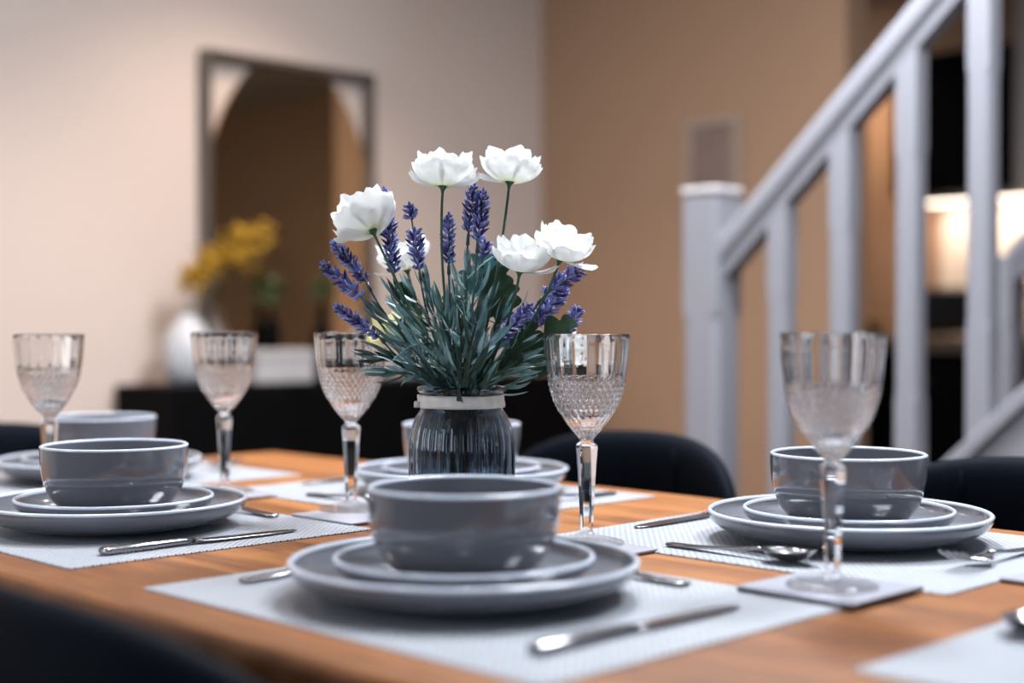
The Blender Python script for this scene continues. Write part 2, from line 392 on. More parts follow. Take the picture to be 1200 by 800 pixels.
for i, (a, b, pw) in enumerate(ADDED_PANELS):
    t = thing('added_ceiling_panel', 'square flat light panel added on the ceiling by the dining table', 'ceiling light', ab(a, b, CE), RZ, 'added ceiling light panels')
    bm = BM()
    for (x0, x1, y0, y1) in ((-0.21, -0.19, -0.21, 0.21), (0.19, 0.21, -0.21, 0.21), (-0.19, 0.19, -0.21, -0.19), (-0.19, 0.19, 0.19, 0.21)): box(bm, x0, x1, y0, y1, -0.012, -0.0005, 0.002, 1)
    link('frame', bm, M['white'], t)
    bm = BM(); box(bm, -0.19, 0.19, -0.19, 0.19, -0.006, -0.0005); link('diffuser', bm, M['white'], t)
    al = area('added_panel_lamp', (0, 0, -0.011), (0, 0, -1), 0.37, 0.37, pw, (0.90, 0.94, 1.0)); al.parent = t

# ------------------------------------------------------------------ kitchen seen past the end of the tan wall
def cabinet(name, label, x0, x1, y0, y1, z0, z1, ndoors, mat, handle=True):
    t = thing(name, label, 'cabinet', ab((x0 + x1) / 2, (y0 + y1) / 2, z0), RZ)
    hx = (x1 - x0) / 2; hy = (y1 - y0) / 2; h = z1 - z0
    bm = BM(); box(bm, -hx, hx, -hy + 0.02, hy, 0, h, 0.002, 1); link('body', bm, mat, t)
    w = 2 * hx / ndoors
    for i in range(ndoors):
        bm = BM(); box(bm, -hx + i * w + 0.002, -hx + (i + 1) * w - 0.002, -hy, -hy + 0.019, 0.002, h - 0.002, 0.002, 1)
        d = link('door', bm, mat, t)
        if handle:
            bm = BM(); zz = h - 0.12 if z0 < 0.5 else 0.1
            box(bm, -hx + i * w + 0.05, -hx + i * w + 0.17, -hy - 0.02, -hy - 0.012, zz, zz + 0.012, 0.003, 1)
            box(bm, -hx + i * w + 0.06, -hx + i * w + 0.07, -hy - 0.014, -hy + 0.001, zz, zz + 0.01)
            box(bm, -hx + i * w + 0.15, -hx + i * w + 0.16, -hy - 0.014, -hy + 0.001, zz, zz + 0.01)
            link('handle', bm, M['steel'], d)
    return t
cabinet('kitchen_wall_cabinet', 'black kitchen wall cabinet hung above the lit splashback', -3.04, -2.52, 5.25, 5.597, 1.49, 2.06, 1, M['black'], False)
cabinet('kitchen_wall_cabinet', 'pale narrow kitchen wall cabinet at the right photo edge, next to the black one', -2.515, -1.95, 5.25, 5.597, 1.49, CE - 0.02, 1, M['palecab'], False)
cabinet('kitchen_base_cabinet', 'black kitchen base cabinet under the brown worktop, nearer the tan wall', -3.5, -2.9, 5.02, 5.597, 0, 0.86, 1, M['black'])
cabinet('kitchen_base_cabinet', 'black kitchen base cabinet under the brown worktop, behind the tall balusters', -2.895, -2.3, 5.02, 5.597, 0, 0.86, 1, M['black'])
cabinet('kitchen_base_cabinet', 'black kitchen base cabinet farthest right under the worktop', -2.295, -1.6, 5.02, 5.597, 0, 0.86, 1, M['black'])
bm = BM(); box(bm, -3.5, -1.6, 4.99, 5.597, 0.862, 0.915, 0.004)
tag(link('kitchen_worktop', bm, M['worktop'], rot=ROT), 'long brown kitchen worktop on the black base cabinets', 'worktop')
bm = BM(); box(bm, -3.0, -1.6, 5.585, 5.6, 0.916, 1.488, 0.002)
struct(link('trim_1', bm, M['splash'], rot=ROT))
t = thing('under_cabinet_light', 'glowing strip light under the kitchen wall cabinets', 'light', ab(-2.5, 5.45, 1.488), RZ)
bm = BM(); box(bm, -0.52, 0.52, -0.02, 0.02, -0.014, 0, 0.003, 1); link('housing', bm, M['white'], t)
bm = BM(); box(bm, -0.50, 0.50, -0.014, 0.014, -0.018, -0.0142); link('diffuser', bm, M['strip'], t)
al = area('strip_lamp', (0, 0, -0.03), (0, 0.3, -0.9), 1.0, 0.03, 5, (1.0, 0.84, 0.70)); al.parent = t
# toaster
t = thing('toaster', 'black toaster on the kitchen worktop below the lit splashback', 'toaster', ab(-2.74, 5.3, 0.916), RZ)
bm = BM(); box(bm, -0.15, 0.15, -0.09, 0.09, 0.012, 0.2, 0.03, 4); link('body', bm, M['blackmetal'], t, True)
for s in (-1, 1):
    bm = BM(); box(bm, -0.11, 0.11, s * 0.035 - 0.012, s * 0.035 + 0.012, 0.195, 0.2012); link('slot', bm, M['steel'], t)
bm = BM(); box(bm, 0.15, 0.172, -0.02, 0.02, 0.12, 0.135, 0.003, 1); link('lever', bm, M['steel'], t)
for sx in (-1, 1):
    for sy in (-1, 1):
        bm = BM(); bmesh.ops.create_cone(bm, cap_ends=True, segments=12, radius1=0.01, radius2=0.012, depth=0.013, matrix=Matrix.Translation((sx * 0.11, sy * 0.06, 0.0065))); link('foot', bm, M['black'], t)
# kettle
t = thing('kettle', 'dark kettle on the kitchen worktop at the right photo edge', 'kettle', ab(-2.38, 5.3, 0.916), RZ)
bm = BM(); lathe(bm, [(0, 0), (0.08, 0), (0.085, 0.01), (0.078, 0.1), (0.06, 0.18), (0.05, 0.2), (0.0, 0.212)], 40); link('body', bm, M['blackmetal'], t, True)
bm = BM(); tube(bm, bez(Vector((0.058, 0, 0.18)), Vector((0.17, 0, 0.17)), Vector((0.08, 0, 0.05)), 10), 0.009, 10); link('handle', bm, M['black'], t, True)
bm = BM(); tube(bm, [(-0.055, 0, 0.15), (-0.085, 0, 0.17), (-0.1, 0, 0.185)], [0.02, 0.014, 0.01], 12); link('spout', bm, M['blackmetal'], t, True)
bm = BM(); lathe(bm, [(0, 0.21), (0.014, 0.212), (0.016, 0.226), (0, 0.232)], 20); link('knob', bm, M['steel'], t, True)
# wicker basket
t = thing('wicker_basket', 'small round brown wicker basket on the worktop beside the tan wall end', 'basket', ab(-3.16, 5.25, 0.916), RZ)
bm = BM()
def wv(r, z, th): return 0.003 * sin(24 * th + (pi if int(z / 0.014) % 2 else 0))
lathe(bm, [(0, 0), (0.06, 0)] + [(0.062 + 0.022 * sin(pi * i / 14), 0.007 * i + 0.004) for i in range(15)] + [(0.055, 0.1), (0.054, 0.01), (0, 0.01)], 96, rfun=lambda r, z, th: wv(r, z, th) if r > 0.061 else 0)
link('basket_body', bm, M['wicker'], t, True)
bm = BM(); tube(bm, [Vector((0.07 * cos(pi * i / 12), 0, 0.095 + 0.08 * sin(pi * i / 12))) for i in range(13)], 0.005, 8); link('handle', bm, M['wicker'], t, True)

# ------------------------------------------------------------------ picture on the tan wall
t = thing('framed_picture', 'small portrait picture with pale frame on the tan wall above the newel post', 'picture', ab(-2.785, BT, 1.4), RZ)
bm = BM()
for (x0, x1, z0, z1) in ((-0.11, -0.085, -0.23, 0.23), (0.085, 0.11, -0.23, 0.23), (-0.085, 0.085, -0.23, -0.205), (-0.085, 0.085, 0.205, 0.23)):
    box(bm, x0, x1, -0.022, -0.001, z0, z1, 0.002, 1)
link('frame', bm, plain('pale_taupe_frame', (0.36, 0.27, 0.21), 0.6), t)
bm = BM(); box(bm, -0.085, 0.085, -0.012, -0.001, -0.205, 0.205)
link('print', bm, plain('mauve_grey_print', (0.22, 0.15, 0.125), 0.8, noise_amt=0.3, nscale=9), t)

# ------------------------------------------------------------------ staircase and balustrade
def post(bm, w, z0, z1, stops, c=0.28, x=0.0, y=0.0, sl0=0.0, sl1=0.0):
    """square post whose arrises are chamfered between the two stops; ends may be cut at the slope of the stair"""
    hw = w / 2
    def ring(z, ch, sl=0.0):
        k = hw * ch
        pts = [(hw - k, -hw), (hw, -hw + k), (hw, hw - k), (hw - k, hw), (-hw + k, hw), (-hw, hw - k), (-hw, -hw + k), (-hw + k, -hw)]
        return [Vector((x + px, y + py, z + sl * px)) for px, py in pts]
    m = 0.06
    zs = [(z0, m, sl0), (stops[0], m, 0), (stops[0] + 0.02, c * 1.6, 0), (stops[1] - 0.02, c * 1.6, 0), (stops[1], m, 0), (z1, m, sl1)]
    rings(bm, [ring(*q) for q in zs], True, True, True, smooth=False)
SL = 0.945
A0, B0 = -1.884, 2.50
bal = thing('stair_balustrade', 'pale grey painted stair balustrade with newel post rising to the right', 'balustrade', ab(A0, B0, 0), RZ)
bm = BM(); post(bm, 0.092, 0, 1.245, (0.55, 0.995), 0.16); np_ = link('newel_post', bm, M['stair'], bal)
bm = BM(); box(bm, -0.05, 0.05, -0.05, 0.05, 1.245, 1.262, 0.006, 2); link('newel_cap', bm, plain('newel_cap_paint', (0.52, 0.5, 0.5), 0.4), np_)
# handrail: moulded section swept along the slope
def slope_bar(bm, t0, t1, zf, prof, y=0.0):
    rr = []
    for t in (t0, t1):
        rr.append([Vector((t, y + py, zf(t) + pz)) for py, pz in prof])
    rings(bm, rr, True, True, True, smooth=False)
railprof = [(-0.022, -0.052), (0.022, -0.052), (0.026, -0.02), (0.036, -0.008), (0.037, 0.022), (0.024, 0.046), (0, 0.052), (-0.024, 0.046), (-0.037, 0.022), (-0.036, -0.008), (-0.026, -0.02)]
railc = lambda t: 1.073 + SL * t
TEND = 1.25
bm = BM(); slope_bar(bm, 0.046, TEND, railc, railprof); link('handrail', bm, M['stair'], bal)
basez = lambda t: 0.172 + SL * t
bm = BM(); slope_bar(bm, 0.046, TEND, lambda t: basez(t) - 0.012, [(-0.034, -0.022), (0.034, -0.022), (0.034, 0.008), (0.026, 0.016), (-0.026, 0.016), (-0.034, 0.008)]); link('base_rail', bm, M['stair'], bal)
for i in range(8):
    tt = 0.182 + 0.1485 * i
    z0 = basez(tt); z1 = railc(tt) - 0.05
    bm = BM(); post(bm, 0.046, z0, z1, (z0 + 0.19, z1 - 0.17), 0.17, x=tt, sl0=SL, sl1=SL)
    link('baluster', bm, M['stair'], bal)
# far balustrade
A1, B1 = -1.605, 3.30
bal2 = thing('stair_balustrade', 'shaded grey balustrade on the far side of the stairs, at the right photo edge', 'balustrade', ab(A1, B1, 0), RZ)
bm = BM(); post(bm, 0.08, 0, 1.13, (0.4, 0.98), 0.16); link('newel_post', bm, M['stair'], bal2)
bm = BM(); slope_bar(bm, 0.02, 1.0, lambda t: 1.085 + SL * t, railprof); link('handrail', bm, M['stair'], bal2)
for i in range(5):
    tt = 0.2 + 0.1485 * i; z0 = 0.45 + SL * tt; z1 = 1.035 + SL * tt
    bm = BM(); post(bm, 0.044, z0, z1, (z0 + 0.12, z1 - 0.12), 0.17, x=tt, sl0=SL, sl1=SL); link('baluster', bm, M['stair'], bal2)
bm = BM(); slope_bar(bm, 0.041, 1.0, lambda t: 0.43 + SL * t, [(-0.03, -0.02), (0.03, -0.02), (0.03, 0.02), (-0.03, 0.02)]); link('base_rail', bm, M['stair'], bal2)
# the flight itself
fl = thing('staircase', 'grey painted staircase flight with closed side panel under the balustrade', 'stairs', ab(A0, B0, 0), RZ)
bm = BM()
def prism(bm, pts, y0, y1):
    a = [bm.verts.new((x, y0, z)) for x, z in pts]; b = [bm.verts.new((x, y1, z)) for x, z in pts]; n = len(pts)
    bm.faces.new(a); bm.faces.new(list(reversed(b)))
    for i in range(n): bm.faces.new((a[i], b[i], b[(i + 1) % n], a[(i + 1) % n]))
prism(bm, [(0.047, 0.0), (TEND + 0.6, 0.0), (TEND + 0.6, basez(TEND + 0.6) - 0.036), (0.047, basez(0.047) - 0.036)], -0.018, 0.018)
bmesh.ops.recalc_face_normals(bm, faces=bm.faces[:]); link('side_panel', bm, M['stair'], fl)
for i in range(9):
    x0 = 0.10 + i * 0.196; z = 0.185 * (i + 1) - 0.10
    bm = BM(); box(bm, x0, x0 + 0.226, 0.02, 0.755, z - 0.03, z, 0.008, 2); link('tread', bm, M['stair'], fl)
    bm = BM(); box(bm, x0 + 0.02, x0 + 0.035, 0.02, 0.755, max(0, z - 0.185), z - 0.031); link('riser', bm, M['stair'], fl)

# ------------------------------------------------------------------ sideboard, mirror and what stands on it
SB = 0.80
sb = thing('sideboard', 'low black sideboard against the blush wall under the mirror', 'sideboard', ab(-3.37, 2.775, 0), RZ)
HX, HY = 0.165, 0.785
bm = BM(); box(bm, -HX, HX - 0.02, -HY, HY, 0.12, SB, 0.004, 2); link('body', bm, M['black'], sb)
for i in range(4):
    y0 = -HY + 0.004 + i * (2 * HY / 4); y1 = y0 + 2 * HY / 4 - 0.008
    bm = BM(); box(bm, HX - 0.0198, HX, y0, y1, 0.13, SB - 0.02, 0.003, 2); d = link('door', bm, M['black'], sb)
    bm = BM(); bmesh.ops.create_uvsphere(bm, u_segments=16, v_segments=10, radius=0.012, matrix=Matrix.Translation((HX + 0.012, y1 - 0.05 if i % 2 == 0 else y0 + 0.05, 0.5))); link('knob', bm, M['blackmetal'], d, True)
for sx in (-1, 1):
    for sy in (-1, 1):
        bm = BM(); tube(bm, [(sx * 0.12, sy * 0.7, 0.0), (sx * 0.12, sy * 0.7, 0.119)], [0.014, 0.02], 12); link('leg', bm, M['black'], sb)

mr = thing('wall_mirror', 'tall mirror with dark glass oval in a rectangular metal frame on the blush wall', 'mirror', ab(AW + 0.001, 2.586, SB + 0.002), RZ)
# mirror spans b from mw0 to mw1
MY0, MY1, MH = -0.3145, 0.3145, 0.958
fb = BM(); t_ = 0.022
for (y0, y1, z0, z1) in ((MY0, MY0 + t_, 0, MH), (MY1 - t_, MY1, 0, MH), (MY0 + t_, MY1 - t_, 0, t_), (MY0 + t_, MY1 - t_, MH - t_, MH)):
    box(fb, 0.0, 0.045, y0, y1, z0, z1, 0.002, 1)
link('frame', fb, M['frame'], mr)
gb = BM(); hw = MY1 - t_; hh = MH / 2 - t_; EA, EB = 0.312, 0.50
out = []
for i in range(160):
    th = 2 * pi * i / 160; y = EA * cos(th); z = EB * sin(th)
    out.append((max(-hw, min(hw, y)), max(-hh, min(hh, z)) + MH / 2))
a = [gb.verts.new((0.028, y, z)) for y, z in out]; b = [gb.verts.new((0.020, y, z)) for y, z in out]
gb.faces.new(a); gb.faces.new(list(reversed(b)))
for i in range(160): gb.faces.new((a[i], b[i], b[(i + 1) % 160], a[(i + 1) % 160]))
bmesh.ops.recalc_face_normals(gb, faces=gb.faces[:]); bmesh.ops.remove_doubles(gb, verts=gb.verts[:], dist=1e-6)
link('mirror_glass', gb, M['mirror'], mr)

pos_v = ab(-3.37, 2.12, SB)
t = thing('white_vase', 'rounded white ceramic vase holding yellow dried stems on the sideboard', 'vase', pos_v, RZ)
bm = BM(); lathe(bm, [(0, 0), (0.04, 0), (0.062, 0.03), (0.07, 0.08), (0.064, 0.13), (0.04, 0.168), (0.026, 0.18), (0.028, 0.195), (0.022, 0.195), (0.02, 0.18), (0.034, 0.16), (0.05, 0.12), (0.05, 0.03), (0, 0.012)], 48)
link('body', bm, M['whitepot'], t, True)
rnd = random.Random(5)
for i in range(9):
    st = thing('dried_yellow_stem', 'dried stem of tiny yellow blooms in the white vase', 'dried flower', pos_v, 0.0, 'yellow dried stems in the white vase')
    ang = -0.3 + 1.2 * i / 8
    tip = Vector((0.0 + 0.026 * i, rnd.uniform(-0.03, 0.03), 0.29 + 0.024 * i - 0.0012 * i * i + rnd.uniform(-0.015, 0.015)))
    path = bez(Vector((0.004 * (i - 4), 0, 0.03)), Vector((0.0, 0, 0.26)), tip, 10)
    bm = BM(); tube(bm, path, 0.0015, 6); link('stem', bm, M['twig'], st, True)
    bm = BM()
    for k in range(44):
        p = path[rnd.randint(9, 10)] + Vector((rnd.gauss(0, 0.014), rnd.gauss(0, 0.014), rnd.gauss(0, 0.022)))
        bmesh.ops.create_icosphere(bm, subdivisions=1, radius=rnd.uniform(0.005, 0.009), matrix=Matrix.Translation(p))
    link('blooms', bm, M['yellow'], st, True)
bx = ab(-3.37, 2.41, SB)
t = thing('pale_box', 'pale grey lidded box on the sideboard below the mirror', 'box', bx, RZ)
bm = BM(); box(bm, -0.05, 0.05, -0.10, 0.10, 0, 0.066, 0.003, 1); link('body', bm, M['paper'], t)
bm = BM(); box(bm, -0.053, 0.053, -0.103, 0.103, 0.0662, 0.094, 0.004, 2); link('lid', bm, M['paper'], t)
def bottle_vase(loc, h, r, label, lab2, seed):
    t = thing('bottle_vase', label, 'vase', loc, RZ)
    bm = BM(); lathe(bm, [(0, 0), (r * 0.9, 0), (r, 0.01), (r, h * 0.45), (r * 0.7, h * 0.62), (r * 0.36, h * 0.75), (r * 0.34, h * 0.97), (r * 0.44, h), (r * 0.25, h), (r * 0.22, h * 0.75), (0, h * 0.6)], 32)
    link('body', bm, M['black'], t, True)
    s = thing('green_sprig', lab2, 'foliage', loc + Vector((0, 0, 0)), 0)
    rn = random.Random(seed)
    bm = BM(); tube(bm, [(0, 0, h * 0.62), (0.003, 0, h + 0.05)], 0.0022, 6); link('stem', bm, M['twig'], s)
    bm = BM()
    for k in range(70):
        d = Vector((rn.gauss(0, 1), rn.gauss(0, 1), rn.gauss(0.1, 0.75))).normalized()
        leaf(bm, Vector((0.002, 0, h + 0.045)) + d * 0.008, d, rn.uniform(0.035, 0.06), 0.010, 0, curl=rn.uniform(-0.3, 0.3), seg=4)
    link('leaves', bm, M['greenery'], s, True)

def leaf(bm, p, d, length, width, mat, curl=0.3, seg=6, fold=0.25, up=None, wf=None):
    """a lanceolate leaf: folded strip that tapers at both ends and bends"""
    d = d.normalized()
    ref = up or Vector((0, 0, 1))
    side = d.cross(ref)
    if side.length < 1e-3: side = d.cross(Vector((1, 0, 0)))
    side.normalize(); nor = side.cross(d).normalized()
    cur = Vector(p); dd = d.copy(); rows = []
    for i in range(seg + 1):
        s = i / seg
        w = width * 0.5 * ((sin(pi * min(1, s * 0.93 + 0.07)) ** 0.75) if wf is None else wf(s))
        if i == seg: w = width * 0.02
        rows.append([bm.verts.new(cur - side * w + nor * (w * fold)), bm.verts.new(cur), bm.verts.new(cur + side * w + nor * (w * fold))])
        ang = curl / seg
        dd = (dd * cos(ang) - nor * sin(ang)).normalized(); nor = side.cross(dd).normalized()
        cur = cur + dd * (length / seg)
    for i in range(seg):
        for j in range(2):
            f = bm.faces.new((rows[i][j], rows[i][j + 1], rows[i + 1][j + 1], rows[i + 1][j])); f.smooth = True; f.material_index = mat
bottle_vase(bx + ab(0, -0.015, 0.0945), 0.125, 0.026, 'small black bottle vase standing on the pale box', 'green sprig in the bottle vase on the pale box', 3)
bottle_vase(ab(-3.37, 2.575, SB), 0.225, 0.034, 'taller black bottle vase on the sideboard, right of the pale box', 'green sprig in the taller bottle vase right of the pale box', 4)

# ------------------------------------------------------------------ table
TA0, TA1, TB0, TB1 = -1.99, -0.02, 0.548, 1.42
tl, tw = TA1 - TA0, TB1 - TB0
tb = thing('dining_table', 'rustic warm brown wooden dining table set for a meal', 'table', ab((TA0 + TA1) / 2, (TB0 + TB1) / 2, 0), RZ)
bm = BM()
nx, ny = 150, 60
def slab_ring(inset, z, wob):
    pts = []
    hx, hy, r = tl / 2 - inset, tw / 2 - inset, 0.015
    def pt(x, y, nxn, nyn, key):
        w = wob * (noise.noise(Vector((x * 9 + 3, y * 9, key))) + 0.6 * noise.noise(Vector((x * 27, y * 27 + 5, key))))
        return Vector((x + nxn * w, y + nyn * w, z))
    for i in range(nx): pts.append(pt(-hx + 2 * hx * i / nx, -hy, 0, -1, 0))
    for i in range(ny): pts.append(pt(hx, -hy + 2 * hy * i / ny, 1, 0, 0))
    for i in range(nx): pts.append(pt(hx - 2 * hx * i / nx, hy, 0, 1, 0))
    for i in range(ny): pts.append(pt(-hx, hy - 2 * hy * i / ny, -1, 0, 0))
    return pts
TT = 0.042
rr = [slab_ring(0.012, TZ - TT, 0.010), slab_ring(0.004, TZ - TT + 0.006, 0.009), slab_ring(0.001, TZ - 0.024, 0.007), slab_ring(0.001, TZ - 0.010, 0.003), slab_ring(0.004, TZ - 0.003, 0.002), slab_ring(0.010, TZ, 0.001)]
rings(bm, rr, True, True, True, smooth=True)
link('tabletop', bm, M['wood'], tb)
bm = BM()
box(bm, -tl / 2 + 0.16, tl / 2 - 0.16, -tw / 2 + 0.12, -tw / 2 + 0.14, TZ - TT - 0.08, TZ - TT - 0.001, 0.002, 1)
box(bm, -tl / 2 + 0.16, tl / 2 - 0.16, tw / 2 - 0.14, tw / 2 - 0.12, TZ - TT - 0.08, TZ - TT - 0.001, 0.002, 1)
box(bm, -tl / 2 + 0.16, -tl / 2 + 0.18, -tw / 2 + 0.14, tw / 2 - 0.14, TZ - TT - 0.08, TZ - TT - 0.001, 0.002, 1)
box(bm, tl / 2 - 0.18, tl / 2 - 0.16, -tw / 2 + 0.14, tw / 2 - 0.14, TZ - TT - 0.08, TZ - TT - 0.001, 0.002, 1)
link('apron', bm, M['wood'], tb)
for sx in (-1, 1):
    for sy in (-1, 1):
        bm = BM(); cx, cy = sx * (tl / 2 - 0.12), sy * (tw / 2 - 0.09)
        box(bm, cx - 0.035, cx + 0.035, cy - 0.035, cy + 0.035, 0, TZ - TT - 0.001, 0.006, 2); link('leg', bm, M['wood'], tb)

# ------------------------------------------------------------------ placemats
def placemat(a0, a1, b0, b1, label):
    t_ = 0.0016
    bm = BM()
    nx_, ny_ = 60, 44
    hx, hy = (a1 - a0) / 2, (b1 - b0) / 2
    long_b = hy > hx
    if long_b: hx, hy = hy, hx
    def rg(ins, z):
        P = []
        for i in range(nx_): P.append(Vector((-hx + ins + 2 * (hx - ins) * i / nx_, -hy + ins - (0.0007 if i % 2 else 0), z)))
        for i in range(ny_): P.append(Vector((hx - ins + (0.0007 if i % 2 else 0), -hy + ins + 2 * (hy - ins) * i / ny_, z)))
        for i in range(nx_): P.append(Vector((hx - ins - 2 * (hx - ins) * i / nx_, hy - ins + (0.0007 if i % 2 else 0), z)))
        for i in range(ny_): P.append(Vector((-hx + ins - (0.0007 if i % 2 else 0), hy - ins - 2 * (hy - ins) * i / ny_, z)))
        return P
    rings(bm, [rg(0, 0.0), rg(0, t_ * 0.7), rg(0.0008, t_)], True, True, True, smooth=False)
    o = link('placemat', bm, M['mat'], None, loc=ab((a0 + a1) / 2, (b0 + b1) / 2, TZ + 0.0002), rot=(0, 0, RZ + (pi / 2 if long_b else 0)))
    return tag(o, label, 'placemat', 'woven placemats on the dining table')
placemat(-1.0195, -0.575, 0.600, 0.942, 'pale woven placemat under the front centre plates')
placemat(-1.592, -1.1475, 0.602, 0.942, 'pale woven placemat under the front left plates')
placemat(-0.985, -0.547, 1.032, 1.372, 'pale woven placemat under the right-hand plates, spoon and fork')
placemat(-1.56, -1.12, 1.032, 1.372, 'pale woven placemat under the plates behind the vase')
placemat(-1.955, -1.64, 0.77, 1.215, 'pale woven placemat at the far left head of the table')
placemat(-0.468, -0.12, 0.765, 1.205, 'empty corner of pale woven placemat at the bottom right photo edge')
MATZ = TZ + 0.0020

# ------------------------------------------------------------------ crockery
def make_plate(name, R, h, base, t_, label, loc):
    # coupe plate: flat well, wall that curves up to a thin rim
    o = thing(name, label, 'plate', loc, RZ)
    outer = [(0, 0.003), (base - 0.006, 0.003), (base - 0.004, 0.0), (base, 0.0), (base + 0.002, 0.003)]
    n = 12
    for i in range(1, n + 1):
        s = i / n
        outer.append((base + 0.002 + (R - base - 0.002) * sin(s * pi / 2) ** 0.95, 0.003 + (h - 0.005) * (1 - cos(s * pi / 2)) ** 0.92))
    bm = BM(); lathe(bm, outer, 96)
    inner = []
    for i in range(n, -1, -1):
        s = i / n
        inner.append((base - 0.008 + (R - t_ - base + 0.008) * sin(s * pi / 2) ** 0.95, t_ + 0.003 + (h - t_ - 0.005) * (1 - cos(s * pi / 2)) ** 0.92))
    inner.append((0, t_ + 0.0025))
    lathe(bm, inner, 96)
    link('body', bm, M['glaze'], o, True)
    ro, zo = outer[-1]; ri, zi = inner[0]
    bm = BM()
    lathe(bm, [(ro, zo), (ro + 0.0004, zo + 0.001), (ro - 0.0004, zo + 0.0022), ((ro + ri) / 2, zo + 0.003), (ri + 0.0004, zo + 0.0024), (ri, zi)], 96)
    link('rim', bm, M['rim'], o, True)['label'] = 'paler glazed rim with painted-in highlight'
    return o
def make_bowl(R, h, base, label, loc):
    o = thing('bowl', label, 'bowl', loc, RZ)
    n = 22; t_ = 0.0036
    def prof(R_, b_, z0, h_):
        P = []
        for i in range(n + 1):
            s = i / n
            P.append((b_ + (R_ - b_) * (1 - (1 - s) ** 2.6) ** 0.55 if s > 0 else b_, z0 + (h_ - z0) * s ** 1.08))
        return P
    outer = [(0, 0.002), (base - 0.006, 0.002), (base - 0.004, 0), (base - 0.001, 0)] + prof(R, base, 0.0015, h - 0.002)
    inner = list(reversed(prof(R - t_, base - 0.008, 0.007, h - 0.002))) + [(0, 0.0062)]
    bm = BM(); lathe(bm, outer, 96); lathe(bm, inner, 96); link('body', bm, M['glaze'], o, True)
    ro, zo = outer[-1]; ri, zi = inner[0]
    bm = BM(); lathe(bm, [(ro, zo - 0.0006), (ro + 0.0003, zo + 0.0008), ((ro + ri) / 2, zo + 0.002), (ri - 0.0001, zo + 0.0008), (ri, zi - 0.0006)], 96)
    link('rim', bm, M['rim'], o, True)['label'] = 'paler glazed rim with painted-in highlight'
    return o
PLACES = [((-0.815, 0.762), 'in the front centre place'), ((-1.357, 0.764), 'in the front left place'), ((-0.757, 1.226), 'in the right-hand place by the navy chair'),
          ((-1.340, 1.248), 'behind the flower vase'), ((-1.79, 0.985), 'at the far left head of the table')]
dp = sp_ = bw = None
for i, ((a, b), where) in enumerate(PLACES):
    l1 = 'large grey dinner plate ' + where; l2 = 'smaller grey side plate stacked ' + where; l3 = 'round grey bowl stacked ' + where
    z1 = MATZ; z2 = MATZ + 0.0078; z3 = z2 + 0.0068
    if i == 0:
        dp = make_plate('dinner_plate', 0.1375, 0.0285, 0.085, 0.0042, l1, ab(a, b, z1)); dp['group'] = 'grey dinner plates'
        sp_ = make_plate('side_plate', 0.1025, 0.0235, 0.062, 0.0036, l2, ab(a, b, z2)); sp_['group'] = 'grey side plates'
        bw = make_bowl(0.0758, 0.0715, 0.040, l3, ab(a, b, z3)); bw['group'] = 'grey bowls on the plates'
    else:
        dup(dp, ab(a, b, z1), None, l1); dup(sp_, ab(a, b, z2), None, l2); dup(bw, ab(a, b, z3), None, l3)

